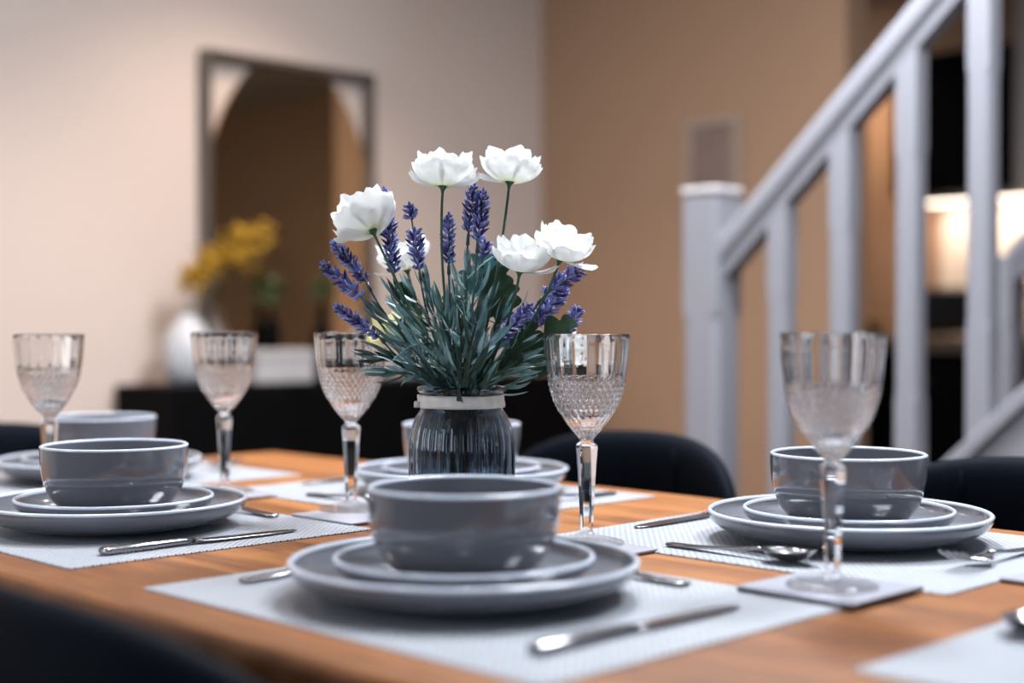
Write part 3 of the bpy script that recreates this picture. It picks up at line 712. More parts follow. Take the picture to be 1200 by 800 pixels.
# ------------------------------------------------------------------ crystal goblets on coasters
def ztri(x): x = x % 1.0; return 1 - abs(2 * x - 1)
def make_goblet(label, loc):
    o = thing('wine_goblet', label, 'wine glass', loc, 0.3, 'cut crystal wine goblets')
    n = 240
    key = [(0.0065, 0.0985), (0.0072, 0.1005), (0.010, 0.1035), (0.0145, 0.1085), (0.0200, 0.1155), (0.0258, 0.1245), (0.0312, 0.1355), (0.0350, 0.147), (0.0370, 0.156), (0.0385, 0.166), (0.0399, 0.178), (0.0409, 0.19), (0.0415, 0.2)]
    def R(z):
        for (r0, z0), (r1, z1) in zip(key, key[1:]):
            if z <= z1:
                return r0 + (r1 - r0) * (z - z0) / (z1 - z0)
        return key[-1][0]
    zs = [0.0985 + 0.0017 * i for i in range(16)]
    z = 0.1265
    while z < 0.1555: zs.append(z); z += 0.0007
    zs += [0.1562, 0.157, 0.1585]
    z = 0.161
    while z < 0.1985: zs.append(z); z += 0.0025
    zs += [0.1992]
    zs = sorted(set(round(q, 5) for q in zs))
    def off(r, z, th):
        if z < 0.1265:
            k = min(1, (z - 0.1) / 0.012); k = max(0, k)
            return -0.0007 * k * abs(sin(10 * th + (z - 0.1) * 60))
        if z < 0.156:
            u = th / (2 * pi) * 34; v = (z - 0.1265) / 0.0099
            return 0.0003 + 0.0014 * (ztri(u + v) * ztri(u - v)) - 0.0005
        if z < 0.159: return 0.0004
        k = max(0, min(1, (z - 0.158) / 0.004)) * max(0, min(1, (0.1965 - z) / 0.006))
        u = (th / (2 * pi) * 18) % 1.0 - 0.5
        return -0.0006 * k * exp(-(u / 0.10) ** 2)
    bm = BM()
    rows_o = lathe(bm, [(R(q), q) for q in zs], n, rfun=off)
    for f in bm.faces:
        zc = sum(v.co.z for v in f.verts) / 4
        f.smooth = not (zc < 0.1562)
    rt = R(0.2)
    inz = [0.1992, 0.19, 0.175, 0.160, 0.150, 0.140, 0.131, 0.124, 0.118, 0.114, 0.1122]
    inner = [(rt - 0.0001, 0.1995), (rt - 0.0004, 0.1999), (rt - 0.00085, 0.20005), (rt - 0.0013, 0.1999), (rt - 0.0016, 0.1995)]
    for q in inz:
        th_ = 0.0017 if q > 0.158 else 0.0017 + (0.158 - q) * 0.055
        inner.append((max(0.001, R(q) - th_ - (0.0025 if q < 0.116 else 0)), q))
    inner.append((0, 0.1115))
    r2 = lathe(bm, inner, n)
    for j in range(n):
        k = (j + 1) % n
        f = bm.faces.new((rows_o[-1][j], rows_o[-1][k], r2[0][k], r2[0][j])); f.smooth = True
    bmesh.ops.recalc_face_normals(bm, faces=bm.faces[:])
    link('goblet_cup', bm, M['crystal'], o)
    # hexagonal stem and foot, one skin open at the neck where it meets the bowl
    bm = BM()
    def hexoff(r, z, th):
        k = max(0, min(1, (z - 0.012) / 0.004)) * max(0, min(1, (0.0975 - z) / 0.003))
        a = (th + pi / 6) % (pi / 3) - pi / 6
        return r * (0.93 / cos(a) - 1) * k
    n2 = 240
    foot = [(0, 0.0028), (0.020, 0.0022), (0.033, 0.0008), (0.0358, 0.0), (0.0368, 0.0008), (0.0362, 0.0022), (0.030, 0.0036), (0.020, 0.0056), (0.012, 0.0078), (0.0078, 0.0098), (0.0062, 0.012)]
    stem = [(0.0060, 0.015), (0.0060, 0.020), (0.0066, 0.035), (0.0075, 0.055), (0.0088, 0.078), (0.0098, 0.090), (0.0100, 0.0915), (0.0094, 0.0945), (0.0074, 0.0965), (0.0064, 0.0975), (0.0065, 0.0985)]
    lathe(bm, foot, n2); link('foot', bm, M['footglass'], o)
    bm = BM(); lathe(bm, [foot[-1]] + stem, n2, rfun=hexoff)
    for f in bm.faces:
        zc = sum(v.co.z for v in f.verts) / 4
        f.smooth = not (0.016 < zc < 0.0945)
    link('stem', bm, M['crystal'], o)
    return o
CTOP = 0.0044
GOB = [((-0.911, 1.012), 'clear cut crystal wine goblet right of the flower vase'),
       ((-0.616, 0.975), 'clear cut crystal wine goblet in front of the right-hand bowl, largest and nearest'),
       ((-1.268, 1.010), 'clear cut crystal wine goblet left of the flower vase'),
       ((-1.515, 1.005), 'clear cut crystal wine goblet second from the left photo edge, against the sideboard'),
       ((-1.612, 0.820), 'clear cut crystal wine goblet leftmost, behind the front left bowl')]
def make_coaster(label, a0, a1, b0, b1, tilt=0):
    t = thing('coaster', label, 'coaster', ab((a0 + a1) / 2, (b0 + b1) / 2, TZ), RZ, 'square pale coasters')
    hx = (a1 - a0) / 2
    bm = BM(); box(bm, -hx, hx, -hx, hx, 0.0003, 0.0024, 0.0005, 1); link('backing', bm, M['coaster_base'], t)['label'] = 'dark coaster backing'
    bm = BM(); box(bm, -hx, hx, -hx, hx, 0.00242, CTOP, 0.0005, 1); link('top', bm, M['coaster'], t)
    return t
cbase = make_coaster('square pale coaster under the nearest goblet', -0.671, -0.566, 0.943, 1.048 - 0.02)
g0 = None
CO = [((-0.896, 0.984), 'square pale coaster under the goblet right of the vase'), ((-1.233, 0.992), 'square pale coaster under the goblet left of the vase'),
      ((-1.503, 0.988), 'square pale coaster under the goblet second from the left'), ((-1.60, 0.83 + 0.165), None)]
for (p, lb) in CO[:3]: dup(cbase, ab(p[0], p[1], TZ), None, lb)
dup(cbase, ab(-0.493, 1.169, TZ), None, 'square pale coaster at the right photo edge, beside the fork, without a glass')
cbase.location = ab(-0.618, 0.975, TZ + 0.0022)
for i, (p, lb) in enumerate(GOB):
    z = TZ + CTOP + 0.0002
    if i == 1: z += 0.0022
    if i == 4: z = MATZ
    if g0 is None: g0 = make_goblet(lb, ab(p[0], p[1], z))
    else: dup(g0, ab(p[0], p[1], z), 0.3 + i * 0.7, lb)

# ------------------------------------------------------------------ cutlery (length runs along local x, tip at +x)
def sweep(bm, secs, n=14, mat=0):
    """secs: (x, half width, half thickness, z centre)"""
    rr = []
    for (x, w, t_, z) in secs:
        rr.append([Vector((x, w * abs(cos(q)) ** 0.6 * (1 if cos(q) >= 0 else -1), z + t_ * abs(sin(q)) ** 0.8 * (1 if sin(q) >= 0 else -1))) for q in [2 * pi * j / n for j in range(n)]])
    rings(bm, rr, True, True, True)
def knife(label, a, b, ang, k=1.0):
    o = thing('table_knife', label, 'knife', ab(a, b, MATZ), RZ + ang, 'dinner knives')
    bm = BM(); sweep(bm, [(0, 0.0065, 0.0030, 0.0038), (0.002, 0.0074, 0.0036, 0.0038), (0.04, 0.0066, 0.0042, 0.0038), (0.085, 0.0052, 0.0030, 0.0038), (0.097, 0.0048, 0.0024, 0.0036)]); link('handle', bm, M['steel'], o, True)
    bm = BM(); sweep(bm, [(0.096, 0.0046, 0.0022, 0.0036), (0.104, 0.0075, 0.0012, 0.0030), (0.125, 0.0090, 0.0011, 0.0024), (0.18, 0.0092, 0.0009, 0.0019), (0.205, 0.0075, 0.0008, 0.0016), (0.217, 0.0032, 0.0006, 0.0014), (0.2195, 0.0008, 0.0004, 0.0012)]); link('blade', bm, M['steel'], o, True)
    return o
def handle_secs(L_): return [(0, 0.0045, 0.0013, 0.0022), (0.003, 0.0072, 0.0016, 0.0022), (L_ * 0.3, 0.0062, 0.0016, 0.0030), (L_ * 0.7, 0.0038, 0.0015, 0.0062), (L_ * 0.93, 0.0026, 0.0016, 0.0095), (L_, 0.0030, 0.0014, 0.0092)]
def spoon(label, a, b, ang, k=1.0):
    o = thing('dessert_spoon', label, 'spoon', ab(a, b, MATZ), RZ + ang, 'dessert spoons')
    L_ = 0.112 * k
    bm = BM(); sweep(bm, handle_secs(L_)); link('handle', bm, M['steel'], o, True)
    # bowl: an egg-shaped dished shell
    bm = BM(); BL, BWd = 0.056 * k, 0.0185 * k
    nu, nv = 18, 24
    def surf(r, th, dz):
        u = r * cos(th); v = r * sin(th)
        x = L_ - 0.002 + BL / 2 + u * BL / 2
        wd = BWd * (1.0 - 0.22 * u)
        z = 0.0012 + 0.0098 * (r ** 2) + 0.0035 * max(0, u) ** 2 + dz
        return Vector((x, v * wd, z))
    for dz, flip in ((0.0, True), (0.0011, False)):
        rows = [[bm.verts.new(surf(0, 0, dz))]] + [[bm.verts.new(surf(i / nu, 2 * pi * j / nv, dz * (1 - (i / nu) ** 4 * 0.6))) for j in range(nv)] for i in range(1, nu + 1)]
        for i in range(nu):
            for j in range(nv):
                k2 = (j + 1) % nv
                q = (rows[0][0], rows[1][j], rows[1][k2]) if i == 0 else (rows[i][j], rows[i + 1][j], rows[i + 1][k2], rows[i][k2])
                f = bm.faces.new(tuple(reversed(q)) if flip else q); f.smooth = True
        if flip: low = rows[-1]
        else:
            for j in range(nv):
                k2 = (j + 1) % nv; f = bm.faces.new((low[j], low[k2], rows[-1][k2], rows[-1][j])); f.smooth = True
    link('spoon_head', bm, M['steel'], o)
    return o
def fork(label, a, b, ang, k=1.0):
    o = thing('table_fork', label, 'fork', ab(a, b, MATZ), RZ + ang, 'dinner forks')
    L_ = 0.125 * k
    bm = BM(); sweep(bm, handle_secs(L_)); link('handle', bm, M['steel'], o, True)
    bm = BM()
    def zz(x): s = (x - L_) / 0.072; return 0.0092 - 0.0185 * s + 0.0275 * s * s if s > 0 else 0.0092
    sweep(bm, [(x, w, 0.0010, zz(x)) for x, w in ((L_ - 0.003, 0.003), (L_ + 0.006, 0.0055), (L_ + 0.013, 0.0105), (L_ + 0.020, 0.0125), (L_ + 0.028, 0.0127))]); link('neck', bm, M['steel'], o, True)
    for i in range(4):
        y = -0.0105 + 0.007 * i; bm = BM(); xs = [L_ + 0.026 + 0.0092 * q for q in range(6)]
        rings(bm, [[Vector((x, y + sy * 0.0018 * (1 - 0.55 * (m_ / 5) ** 3), zz(x) + sz * 0.0009)) for sy, sz in ((-1, -1), (1, -1), (1, 1), (-1, 1))] for m_, x in enumerate(xs)], True, True, True, smooth=False)
        link('tine', bm, M['steel'], o)
    return o
V = pi / 2
knife('steel dinner knife beside the front left plates', -1.187, 0.655, V)
knife('blurred steel dinner knife in the foreground beside the front centre plates', -0.632, 0.652, V)
knife('steel dinner knife left of the right-hand plates, blade towards the flowers', -0.953, 1.352, -V)
knife('steel dinner knife beside the plates behind the vase', -1.525, 1.352, -V)
fork('steel fork left of the front centre plates, its handle end peeking out', -0.978, 0.665, V)
fork('steel fork on the right side of the right-hand place', -0.592, 1.318, -V)
fork('steel fork right of the plates behind the vase', -1.165, 1.345, -V)
fork('steel fork beside the bowl at the far left head of the table', -1.93, 1.17, 0)
spoon('steel spoon in front of the right-hand plates', -0.855, 1.066, 0)
spoon('steel spoon between the front left plates and the goblets', -1.285, 0.918, pi)
spoon('steel spoon behind the right edge of the front centre plates', -0.71, 0.910, pi)
spoon('steel spoon before the plates behind the vase', -1.425, 1.068, 0)
spoon('dark steel spoon on the placemat at the bottom right photo edge', -0.437, 1.075, -V)

# ------------------------------------------------------------------ chairs
def pillow(bm, hx, hz, T, exp_=4.0, power=2.2, bend=0.0, nr=18, nt=72, top=0.0):
    """soft slab in the xz plane with rounded outline; bend wraps its ends towards +y"""
    def pt(r, th, side):
        c, s = cos(th), sin(th)
        k = (abs(c) ** exp_ + abs(s) ** exp_) ** (-1 / exp_)
        x, z = r * k * c, r * k * s
        t_ = T * max(0.0, 1 - r ** 5) ** 0.45 * side
        X = x * hx
        return Vector((X, t_ + bend * (x * x) + 0.35 * bend * x ** 4, z * hz - top * x * x * (z > 0) * z))
    last = None
    for side in (-1, 1):
        rows = [[bm.verts.new(pt(0, 0, side))]] + [[bm.verts.new(pt(sin(i / nr * pi / 2), 2 * pi * j / nt, side)) for j in range(nt)] for i in range(1, nr)]
        if last is None: rows.append([bm.verts.new(pt(1, 2 * pi * j / nt, 0)) for j in range(nt)]); last = rows[-1]
        else: rows.append(last)
        for i in range(nr):
            for j in range(nt):
                k2 = (j + 1) % nt
                q = (rows[0][0], rows[1][j], rows[1][k2]) if i == 0 else (rows[i][j], rows[i + 1][j], rows[i + 1][k2], rows[i][k2])
                f = bm.faces.new(q if side < 0 else tuple(reversed(q))); f.smooth = True
    bmesh.ops.recalc_face_normals(bm, faces=bm.faces[:])
def make_chair(label, loc, rz):
    o = thing('dining_chair', label, 'chair', loc, rz, 'navy upholstered dining chairs')
    bm = BM(); pillow(bm, 0.235, 0.19, 0.030, 3.6, bend=0.075, top=0.012)
    b = link('backrest', bm, M['velvet'], o, loc=(0, -0.225, 0.62), rot=(math.radians(-6), 0, 0))
    for sx in (-1, 1):
        bm = BM(); pts = []
        for i in range(15):
            z = -0.165 + 0.34 * i / 14; x = sx * 0.36
            pts.append(Vector((x * 0.235 + sx * 0.006 * cos(z * 9), 0.0295 + 0.075 * x * x, z)))
        tube(bm, pts, 0.0016, 6); link('seam', bm, M['velvet'], b, True)
    bm = BM(); pillow(bm, 0.23, 0.215, 0.032, 3.6)
    link('seat', bm, M['velvet'], o, loc=(0, 0.0, 0.45), rot=(-pi / 2, 0, 0))
    bm = BM(); box(bm, -0.03, 0.03, -0.235, -0.20, 0.40, 0.52, 0.006, 2); box(bm, -0.03, 0.03, -0.22, 0.0, 0.395, 0.415, 0.004, 1); link('back_bracket', bm, M['blackmetal'], o)
    for sx in (-1, 1):
        for sy in (-1, 1):
            bm = BM(); tube(bm, [(sx * 0.215, sy * 0.20, 0.0), (sx * 0.16, sy * 0.15, 0.425)], [0.010, 0.016], 14); link('leg', bm, M['blackmetal'], o, True)
    return o
# chair local +y points at the table
c1 = make_chair('navy black upholstered chair behind the table, between vase and newel post', ab(-1.335, 1.40, 0), RZ + pi)
dup(c1, ab(-0.73, 1.40, 0), RZ + pi, 'navy black upholstered chair with seamed back at the right photo edge')
dup(c1, ab(-0.79, 0.585, 0), RZ, 'dark blurred chair back in the bottom left foreground')
dup(c1, ab(-1.975, 0.985, 0), RZ - pi / 2, 'dark chair at the far left head of the table')

# ------------------------------------------------------------------ vase of flowers
VY = 1.444
def fp(px, py, dy=0.0):       # a point of the bouquet, dy metres behind (+) or before (-) the vase axis
    Y = VY + dy
    return Vector(((px - 600) / 1666.7 * Y, Y, CAMZ + (381 - py) / 1666.7 * Y))
VX = fp(541, 0).x
VB = Vector((VX, VY, TZ + 0.0003))
vs = thing('glass_vase', 'ribbed smoked glass vase with cream ribbon on the table, holding the flowers', 'vase', VB)
bm = BM(); n = 272
NR = 34
def vrib(r, z, th):
    k = max(0, min(1, (z - 0.008) / 0.012)) * max(0, min(1, (0.1265 - z) / 0.014))
    return -0.0016 * k * (1 - abs(cos(NR / 2 * th)) ** 0.7)
vo = [(0, 0.0025), (0.040, 0.0025), (0.043, 0.0), (0.048, 0.001), (0.0522, 0.006), (0.0538, 0.014), (0.0542, 0.03), (0.0542, 0.05), (0.0542, 0.07), (0.0540, 0.085), (0.0535, 0.095), (0.0524, 0.103), (0.0508, 0.110), (0.0486, 0.1165), (0.0460, 0.1215), (0.0436, 0.1250), (0.0420, 0.1275), (0.0414, 0.131), (0.0412, 0.140), (0.0416, 0.1435), (0.0436, 0.1450), (0.0452, 0.1466), (0.0456, 0.1483), (0.0450, 0.1500), (0.0436, 0.1508), (0.0412, 0.1504), (0.0392, 0.1488)]
vi = [(0.0384, 0.146), (0.0382, 0.131), (0.0390, 0.127), (0.0430, 0.1205), (0.0475, 0.112), (0.0500, 0.102), (0.0510, 0.09), (0.0512, 0.07), (0.0512, 0.03), (0.0505, 0.014), (0.047, 0.0085), (0.03, 0.0070), (0, 0.0068)]
lathe(bm, vo + vi, n, rfun=lambda r, z, th: vrib(r, z, th) if r > 0.0413 and not any(abs(r - q[0]) < 1e-6 and abs(z - q[1]) < 1e-6 for q in vi) else 0)
bmesh.ops.recalc_face_normals(bm, faces=bm.faces[:])
link('body', bm, M['smoke'], vs, True)
bm = BM()
def rw(r, z, th): return 0.0007 * sin(7 * th + z * 300) + 0.0005 * sin(17 * th) + (0.0012 if abs(((th + pi) % (2 * pi)) - pi) > 2.95 else 0)
lathe(bm, [(0.0417, 0.1298), (0.0431, 0.1296), (0.0436, 0.1330), (0.0434, 0.1370), (0.0435, 0.1400), (0.0430, 0.1424), (0.0419, 0.1424)], 160, rfun=rw)
rb = link('ribbon', bm, M['ribbon'], vs, True); rb['label'] = 'cream satin ribbon around the neck'
bm = BM()
box(bm, -0.0475, -0.0415, -0.016, -0.004, 0.1300, 0.1362, 0.001, 2)
link('ribbon_end', bm, M['ribbon'], rb, True)

mouth = fp(541, 455)
rnd = random.Random(21)
def stem_path(tip, head_dir, k=0.5, off=None, inside=True):
    """stem from inside the vase through its mouth to the tip"""
    d = tip - mouth
    ang = atan2(d.y, d.x)
    mx = mouth.x + max(-0.030, min(0.030, d.x * 0.22)) + rnd.uniform(-0.006, 0.006)
    my = mouth.y + max(-0.028, min(0.028, d.y * 0.6)) + rnd.uniform(-0.008, 0.008)
    m = Vector((mx, my, mouth.z - 0.004))
    base = Vector((VX - (mx - VX) * 0.8 + rnd.uniform(-0.012, 0.012), VY - (my - VY) * 0.8 + rnd.uniform(-0.012, 0.012), TZ + 0.014))
    low = bez(base, (base + m) / 2 + Vector((0, 0, 0.01)), m, 5)
    c = m + (tip - m) * 0.5 + Vector((0, 0, 0.012)) if head_dir is None else tip - head_dir.normalized() * (tip - m).length * k
    hi = bez(m, c, tip, 12)
    return low[:-1] + hi, len(low) - 1

def floret(bm, p, d, l, w, mat):
    x, y, d = frame_of(d)
    prof = [(0, w * 0.35), (0.35, w), (0.75, w * 0.85), (1.0, w * 0.25)]
    rr = []
    for s, r in prof:
        rr.append([bm.verts.new(p + d * (l * s) + x * (r * cos(2 * pi * j / 5)) + y * (r * sin(2 * pi * j / 5))) for j in range(5)])
    for i in range(3):
        for j in range(5):
            f = bm.faces.new((rr[i][j], rr[i][(j + 1) % 5], rr[i + 1][(j + 1) % 5], rr[i + 1][j])); f.material_index = mat; f.smooth = True
    f = bm.faces.new(rr[-1]); f.material_index = mat

def spike(bm, p0, p1, r, gap=None, dark=0.3):
    """whorls of buds from p0 (base) to p1 (tip)"""
    ax = (p1 - p0); L_ = ax.length; x, y, d = frame_of(ax)
    nw = max(3, int(L_ / 0.0055))
    for i in range(nw):
        s = (i + 0.5) / nw
        if gap and gap[0] < s < gap[1]: continue
        env = (0.75 + 0.35 * sin(pi * min(1, s * 1.15))) * (0.55 if s > 0.93 else 1)
        c = p0 + ax * s
        m = 9 if r > 0.006 else 7
        for q in range(m):
            th = 2 * pi * (q / m) + i * 1.1 + rnd.uniform(-0.25, 0.25)
            rad = x * cos(th) + y * sin(th)
            dd = (rad * rnd.uniform(0.75, 1.1) + d * rnd.uniform(0.55, 1.1)).normalized()
            mt = rnd.choices((0, 1, 2), (0.45, 0.4, 0.15 + dark * 0.4))[0]
            floret(bm, c + rad * r * 0.12 + d * rnd.uniform(-0.001, 0.001), dd, r * env * rnd.uniform(0.85, 1.2), rnd.uniform(0.0011, 0.0016), mt)
            if rnd.random() < 0.35:
                floret(bm, c + rad * r * 0.5 * env, (dd + Vector((rnd.uniform(-.6, .6), rnd.uniform(-.6, .6), rnd.uniform(-.4, .4)))).normalized(), r * 0.6, 0.0009, 1)
    floret(bm, p1 - d * 0.003, d, r * 0.7, 0.0016, 0)

def leaves_on(bm, path, i0, i1, count, lmin, lmax, w=0.0048, spread=0.55, mats=(0, 1, 2), wt=(0.45, 0.25, 0.3), curl=(0.1, 0.9)):
    for k in range(count):
        f = i0 + (i1 - i0) * (k + rnd.random()) / count
        i = min(len(path) - 2, int(f)); p = path[i].lerp(path[i + 1], f - i)
        d = (path[i + 1] - path[i]).normalized(); x, y, d = frame_of(d)
        th = rnd.uniform(0, 2 * pi); rad = x * cos(th) + y * sin(th)
        dd = (d + rad * rnd.uniform(spread * 0.5, spread * 1.3)).normalized()
        leaf(bm, p, dd, rnd.uniform(lmin, lmax), w * rnd.uniform(0.8, 1.25), rnd.choices(mats, wt)[0], curl=rnd.uniform(*curl), up=rad * -1 if rnd.random() < 0.15 else rad, seg=7, fold=0.35)

LAV = [  # tip px, base px, depth, radius, gap, label
    ((378, 309), (426, 351), -0.01, 0.0085, None, 'lavender sprig leaning far left, lowest but one on the left'),
    ((390, 284), (430, 331), 0.01, 0.0085, None, 'lavender sprig at upper left, just under the leftmost white flower'),
    ((392, 358), (446, 396), -0.02, 0.0070, None, 'lowest lavender sprig on the left, above a goblet rim'),
    ((450, 222), (462, 322), 0.025, 0.0090, (0.70, 0.80), 'dark lavender sprig rising behind the leftmost white flower'),
    ((480, 240), (492, 318), -0.01, 0.0088, (0.60, 0.74), 'lavender sprig with a round top tuft above a gap'),
    ((526, 251), (526, 311), 0.0, 0.0078, None, 'slim upright lavender sprig in the middle of the bouquet'),
    ((556, 218), (549, 274), 0.0, 0.0090, None, 'tallest lavender sprig, left one of the upright pair'),
    ((566, 224), (560, 284), -0.012, 0.0090, None, 'tall lavender sprig, right one of the upright pair'),
    ((568, 283), (566, 304), 0.035, 0.0085, None, 'small blurred lavender tip behind the upright pair'),
    ((622, 358), (584, 400), -0.025, 0.0088, None, 'lower right lavender sprig leaning right in front of the leaves'),
    ((684, 312), (636, 348), 0.012, 0.0095, None, 'long lavender sprig at far right under the right white flower'),
    ((662, 338), (622, 384), 0.030, 0.0100, None, 'lavender sprig behind the right-hand broad leaves'),
    ((677, 362), (664, 392), 0.020, 0.0085, None, 'short rightmost lavender tip above a goblet rim'),
    ((570, 362), (563, 380), 0.045, 0.0075, None, 'small blurred lavender tip behind the middle leaves'),
    ((640, 352), (606, 398), 0.045, 0.0085, None, 'lavender sprig half hidden between the right-hand spikes'),
]
for (tp, bp, dy, r, gap, lb) in LAV:
    r *= 1.12; tip, base = fp(*tp, dy), fp(*bp, dy)
    d = tip - base; d.y += rnd.uniform(-0.008, 0.008)
    t = thing('lavender_sprig', lb, 'lavender', (0, 0, 0), 0, 'lavender sprigs in the vase')
    path, k0 = stem_path(base, (d.normalized() + Vector((0, 0, 0.5))), 0.42)
    bm = BM(); tube(bm, path + [tip], [0.0011] * len(path) + [0.0008], 7); tube(bm, [path[-2], path[-1]], [0.0020, 0.0016], 7); link('stem', bm, M['lstem'], t)
    bm = BM(); spike(bm, base, tip, r, gap, 0.9 if 'dark' in lb or 'tall' in lb else 0.25); link('flower_spike', bm, [M['bud0'], M['bud1'], M['bud2']], t)
    bm = BM(); leaves_on(bm, path, k0 - 1, k0 + 6, 9, 0.020, 0.044, w=0.005, spread=0.65)
    link('leaves', bm, [M['lav0'], M['lav1'], M['lav2']], t)
    t.location = path[0]
    for c in t.children: c.location = -path[0]

FOL = [((448, 352), 0.0), ((462, 330), -0.02), ((484, 330), 0.02), ((500, 322), -0.02), ((516, 345), -0.035), ((534, 335), 0.03), ((548, 300), -0.01), ((556, 322), 0.02),
       ((572, 340), -0.03), ((592, 352), 0.02), ((612, 385), -0.02), ((622, 402), -0.035), ((436, 396), -0.02), ((450, 414), -0.04), ((470, 380), -0.045), ((498, 372), -0.05), ((540, 372), -0.05), ((572, 385), -0.05), ((600, 412), -0.045), ((470, 352), 0.04), ((520, 365), 0.045), ((560, 355), -0.055), ((460, 395), 0.03), ((590, 385), 0.03)]
for i, (tp, dy) in enumerate(FOL):
    tip = fp(541 + (tp[0] - 541) * 0.92, tp[1] + 22, dy)
    t = thing('leafy_sprig', 'grey green narrow leafed sprig in the dense foliage above the vase mouth', 'foliage', (0, 0, 0), 0, 'narrow leafed sprigs in the vase')
    path, k0 = stem_path(tip, None)
    bm = BM(); tube(bm, path, 0.0011, 6); link('stem', bm, M['lstem'], t)
    bm = BM(); leaves_on(bm, path, k0 - 1, len(path) - 1.3, 14, 0.022, 0.048, w=0.0050, spread=1.0, wt=(0.42, 0.33, 0.25))
    for q in range(4):
        d = (path[-1] - path[-2]).normalized(); x, y, d = frame_of(d); th = 2 * pi * q / 4 + 1
        leaf(bm, path[-1], (d + (x * cos(th) + y * sin(th)) * 0.28), rnd.uniform(0.022, 0.036), 0.0045, rnd.choice((0, 1, 2)), curl=0.3, seg=7, up=x * cos(th) + y * sin(th))
    link('leaves', bm, [M['lav0'], M['lav1'], M['lav2']], t)
    t.location = path[0]
    for c in t.children: c.location = -path[0]

def lobed(bm, p, d, length, width, up, mat=0, curl=0.5):
    d = d.normalized(); side = d.cross(up).normalized(); nor = side.cross(d).normalized()
    nl = 36; cur = p.copy(); dd = d.copy(); rows = []
    for i in range(nl + 1):
        s = i / nl
        w = width * 0.5 * (sin(pi * (0.04 + 0.96 * s) ** 0.85) ** 0.6 if s < 1 else 0) * (0.42 + 0.58 * abs(sin(2.5 * pi * s + 0.5)) ** 0.8)
        row = []
        for j in (-2, -1, 0, 1, 2):
            u = j / 2
            row.append(bm.verts.new(cur + side * (w * u) + dd * (abs(u) * w * 0.5) + nor * (abs(u) * w * 0.22)))
        rows.append(row)
        an = curl / nl; dd = (dd * cos(an) - nor * sin(an)).normalized(); nor = side.cross(dd).normalized(); cur = cur + dd * (length / nl)
    for i in range(nl):
        for j in range(4):
            f = bm.faces.new((rows[i][j], rows[i][j + 1], rows[i + 1][j + 1], rows[i + 1][j])); f.smooth = True; f.material_index = mat
CAMV = Vector((0, -1, 0.1))
BROAD = [((578, 340), 0.035, [((566, 352), (574, 300), 0.9, 'b'), ((575, 372), (588, 308), 1.0, 'b'), ((584, 380), (601, 335), 0.9, 'b'), ((556, 345), (548, 318), 1.0, 't')], 'dark broad lobed leaves standing behind the middle of the bouquet'),
         ((640, 395), -0.005, [((625, 415), (668, 372), 1.1, 'b'), ((608, 425), (624, 378), 0.8, 'b'), ((620, 412), (638, 438), 0.8, 'b'), ((600, 425), (646, 400), 0.9, 'b')], 'dark broad lobed leaves on the right, reaching behind a goblet'),
         ((475, 345), 0.035, [((478, 372), (470, 332), 0.7, 'b'), ((480, 392), (487, 350), 0.6, 'b')], 'small mid green broad leaves on the left of the bouquet'),
         ((528, 350), 0.045, [((528, 385), (522, 345), 0.7, 'b'), ((530, 372), (540, 340), 0.7, 'b'), ((560, 330), (572, 300), 1.1, 't')], 'broad leaves around a white flower stem, rear middle'),
         ((600, 420), -0.03, [((585, 440), (612, 405), 0.6, 'b'), ((590, 436), (618, 426), 0.6, 'b')], 'small dark broad leaves low on the right above the vase lip')]
for (tp, dy, lv, lb) in BROAD:
    t = thing('broad_leaf_sprig', lb, 'foliage', (0, 0, 0), 0)
    path, k0 = stem_path(fp(*tp, dy), None)
    bm = BM(); tube(bm, path, 0.0013, 7)
    for (p0, p1, wk, kk) in lv:
        q = fp(*p0, dy); near = min(path, key=lambda v: (v - q).length); tube(bm, [near, (near + q) / 2, q], 0.0007, 6)
    link('stem', bm, M['stem'], t)
    for (p0, p1, wk, kk) in lv:
        a_, b_ = fp(*p0, dy), fp(*p1, dy + rnd.uniform(-0.015, 0.015)); L_ = (b_ - a_).length
        bm = BM(); lobed(bm, a_, b_ - a_, L_ * 1.05, 0.034 * wk, CAMV + Vector((rnd.uniform(-.4, .4), 0, rnd.uniform(-.3, .3))), curl=rnd.uniform(0.1, 0.5))
        link('leaf', bm, M['broad' if kk == 'b' else 'broadteal'], t)
    t.location = path[0]
    for c in t.children: c.location = -path[0]

# white flowers
def petal(bm, phi, R_, Hh, wid, seed, k):
    rn = random.Random(seed)
    n1, n2 = 16, 14
    o1, o2 = rn.uniform(0, 6), rn.uniform(0, 6)
    rows = []
    for i in range(n1 + 1):
        row = []
        for j in range(n2 + 1):
            t_ = -1 + 2 * j / n2
            smax = 1 - 0.42 * abs(t_) ** 4 + 0.03 * sin(4.2 * t_ + o1) + 0.022 * sin(11 * t_ + o2)
            s = (i / n1) * smax
            r = R_ * sin(min(1.0, s) * pi / 2) ** 0.85
            h = Hh * s ** 1.45
            w = wid * (0.80 + 0.20 * s)
            ph = phi + w * t_
            cup = 0.0025 * (t_ * t_) * s * k
            ruff = 0.0011 * s ** 2 * (sin(7 * t_ + o2) + 0.5 * sin(14 * t_ + o1)) + 0.0007 * s * sin(11 * t_ + o1)
            rr_ = r + ruff - cup
            row.append(bm.verts.new((rr_ * cos(ph), rr_ * sin(ph), h + ruff * 0.8 + 0.0008 * k)))
        rows.append(row)
    for i in range(n1):
        for j in range(n2):
            f = bm.faces.new((rows[i][j], rows[i][j + 1], rows[i + 1][j + 1], rows[i + 1][j])); f.smooth = True
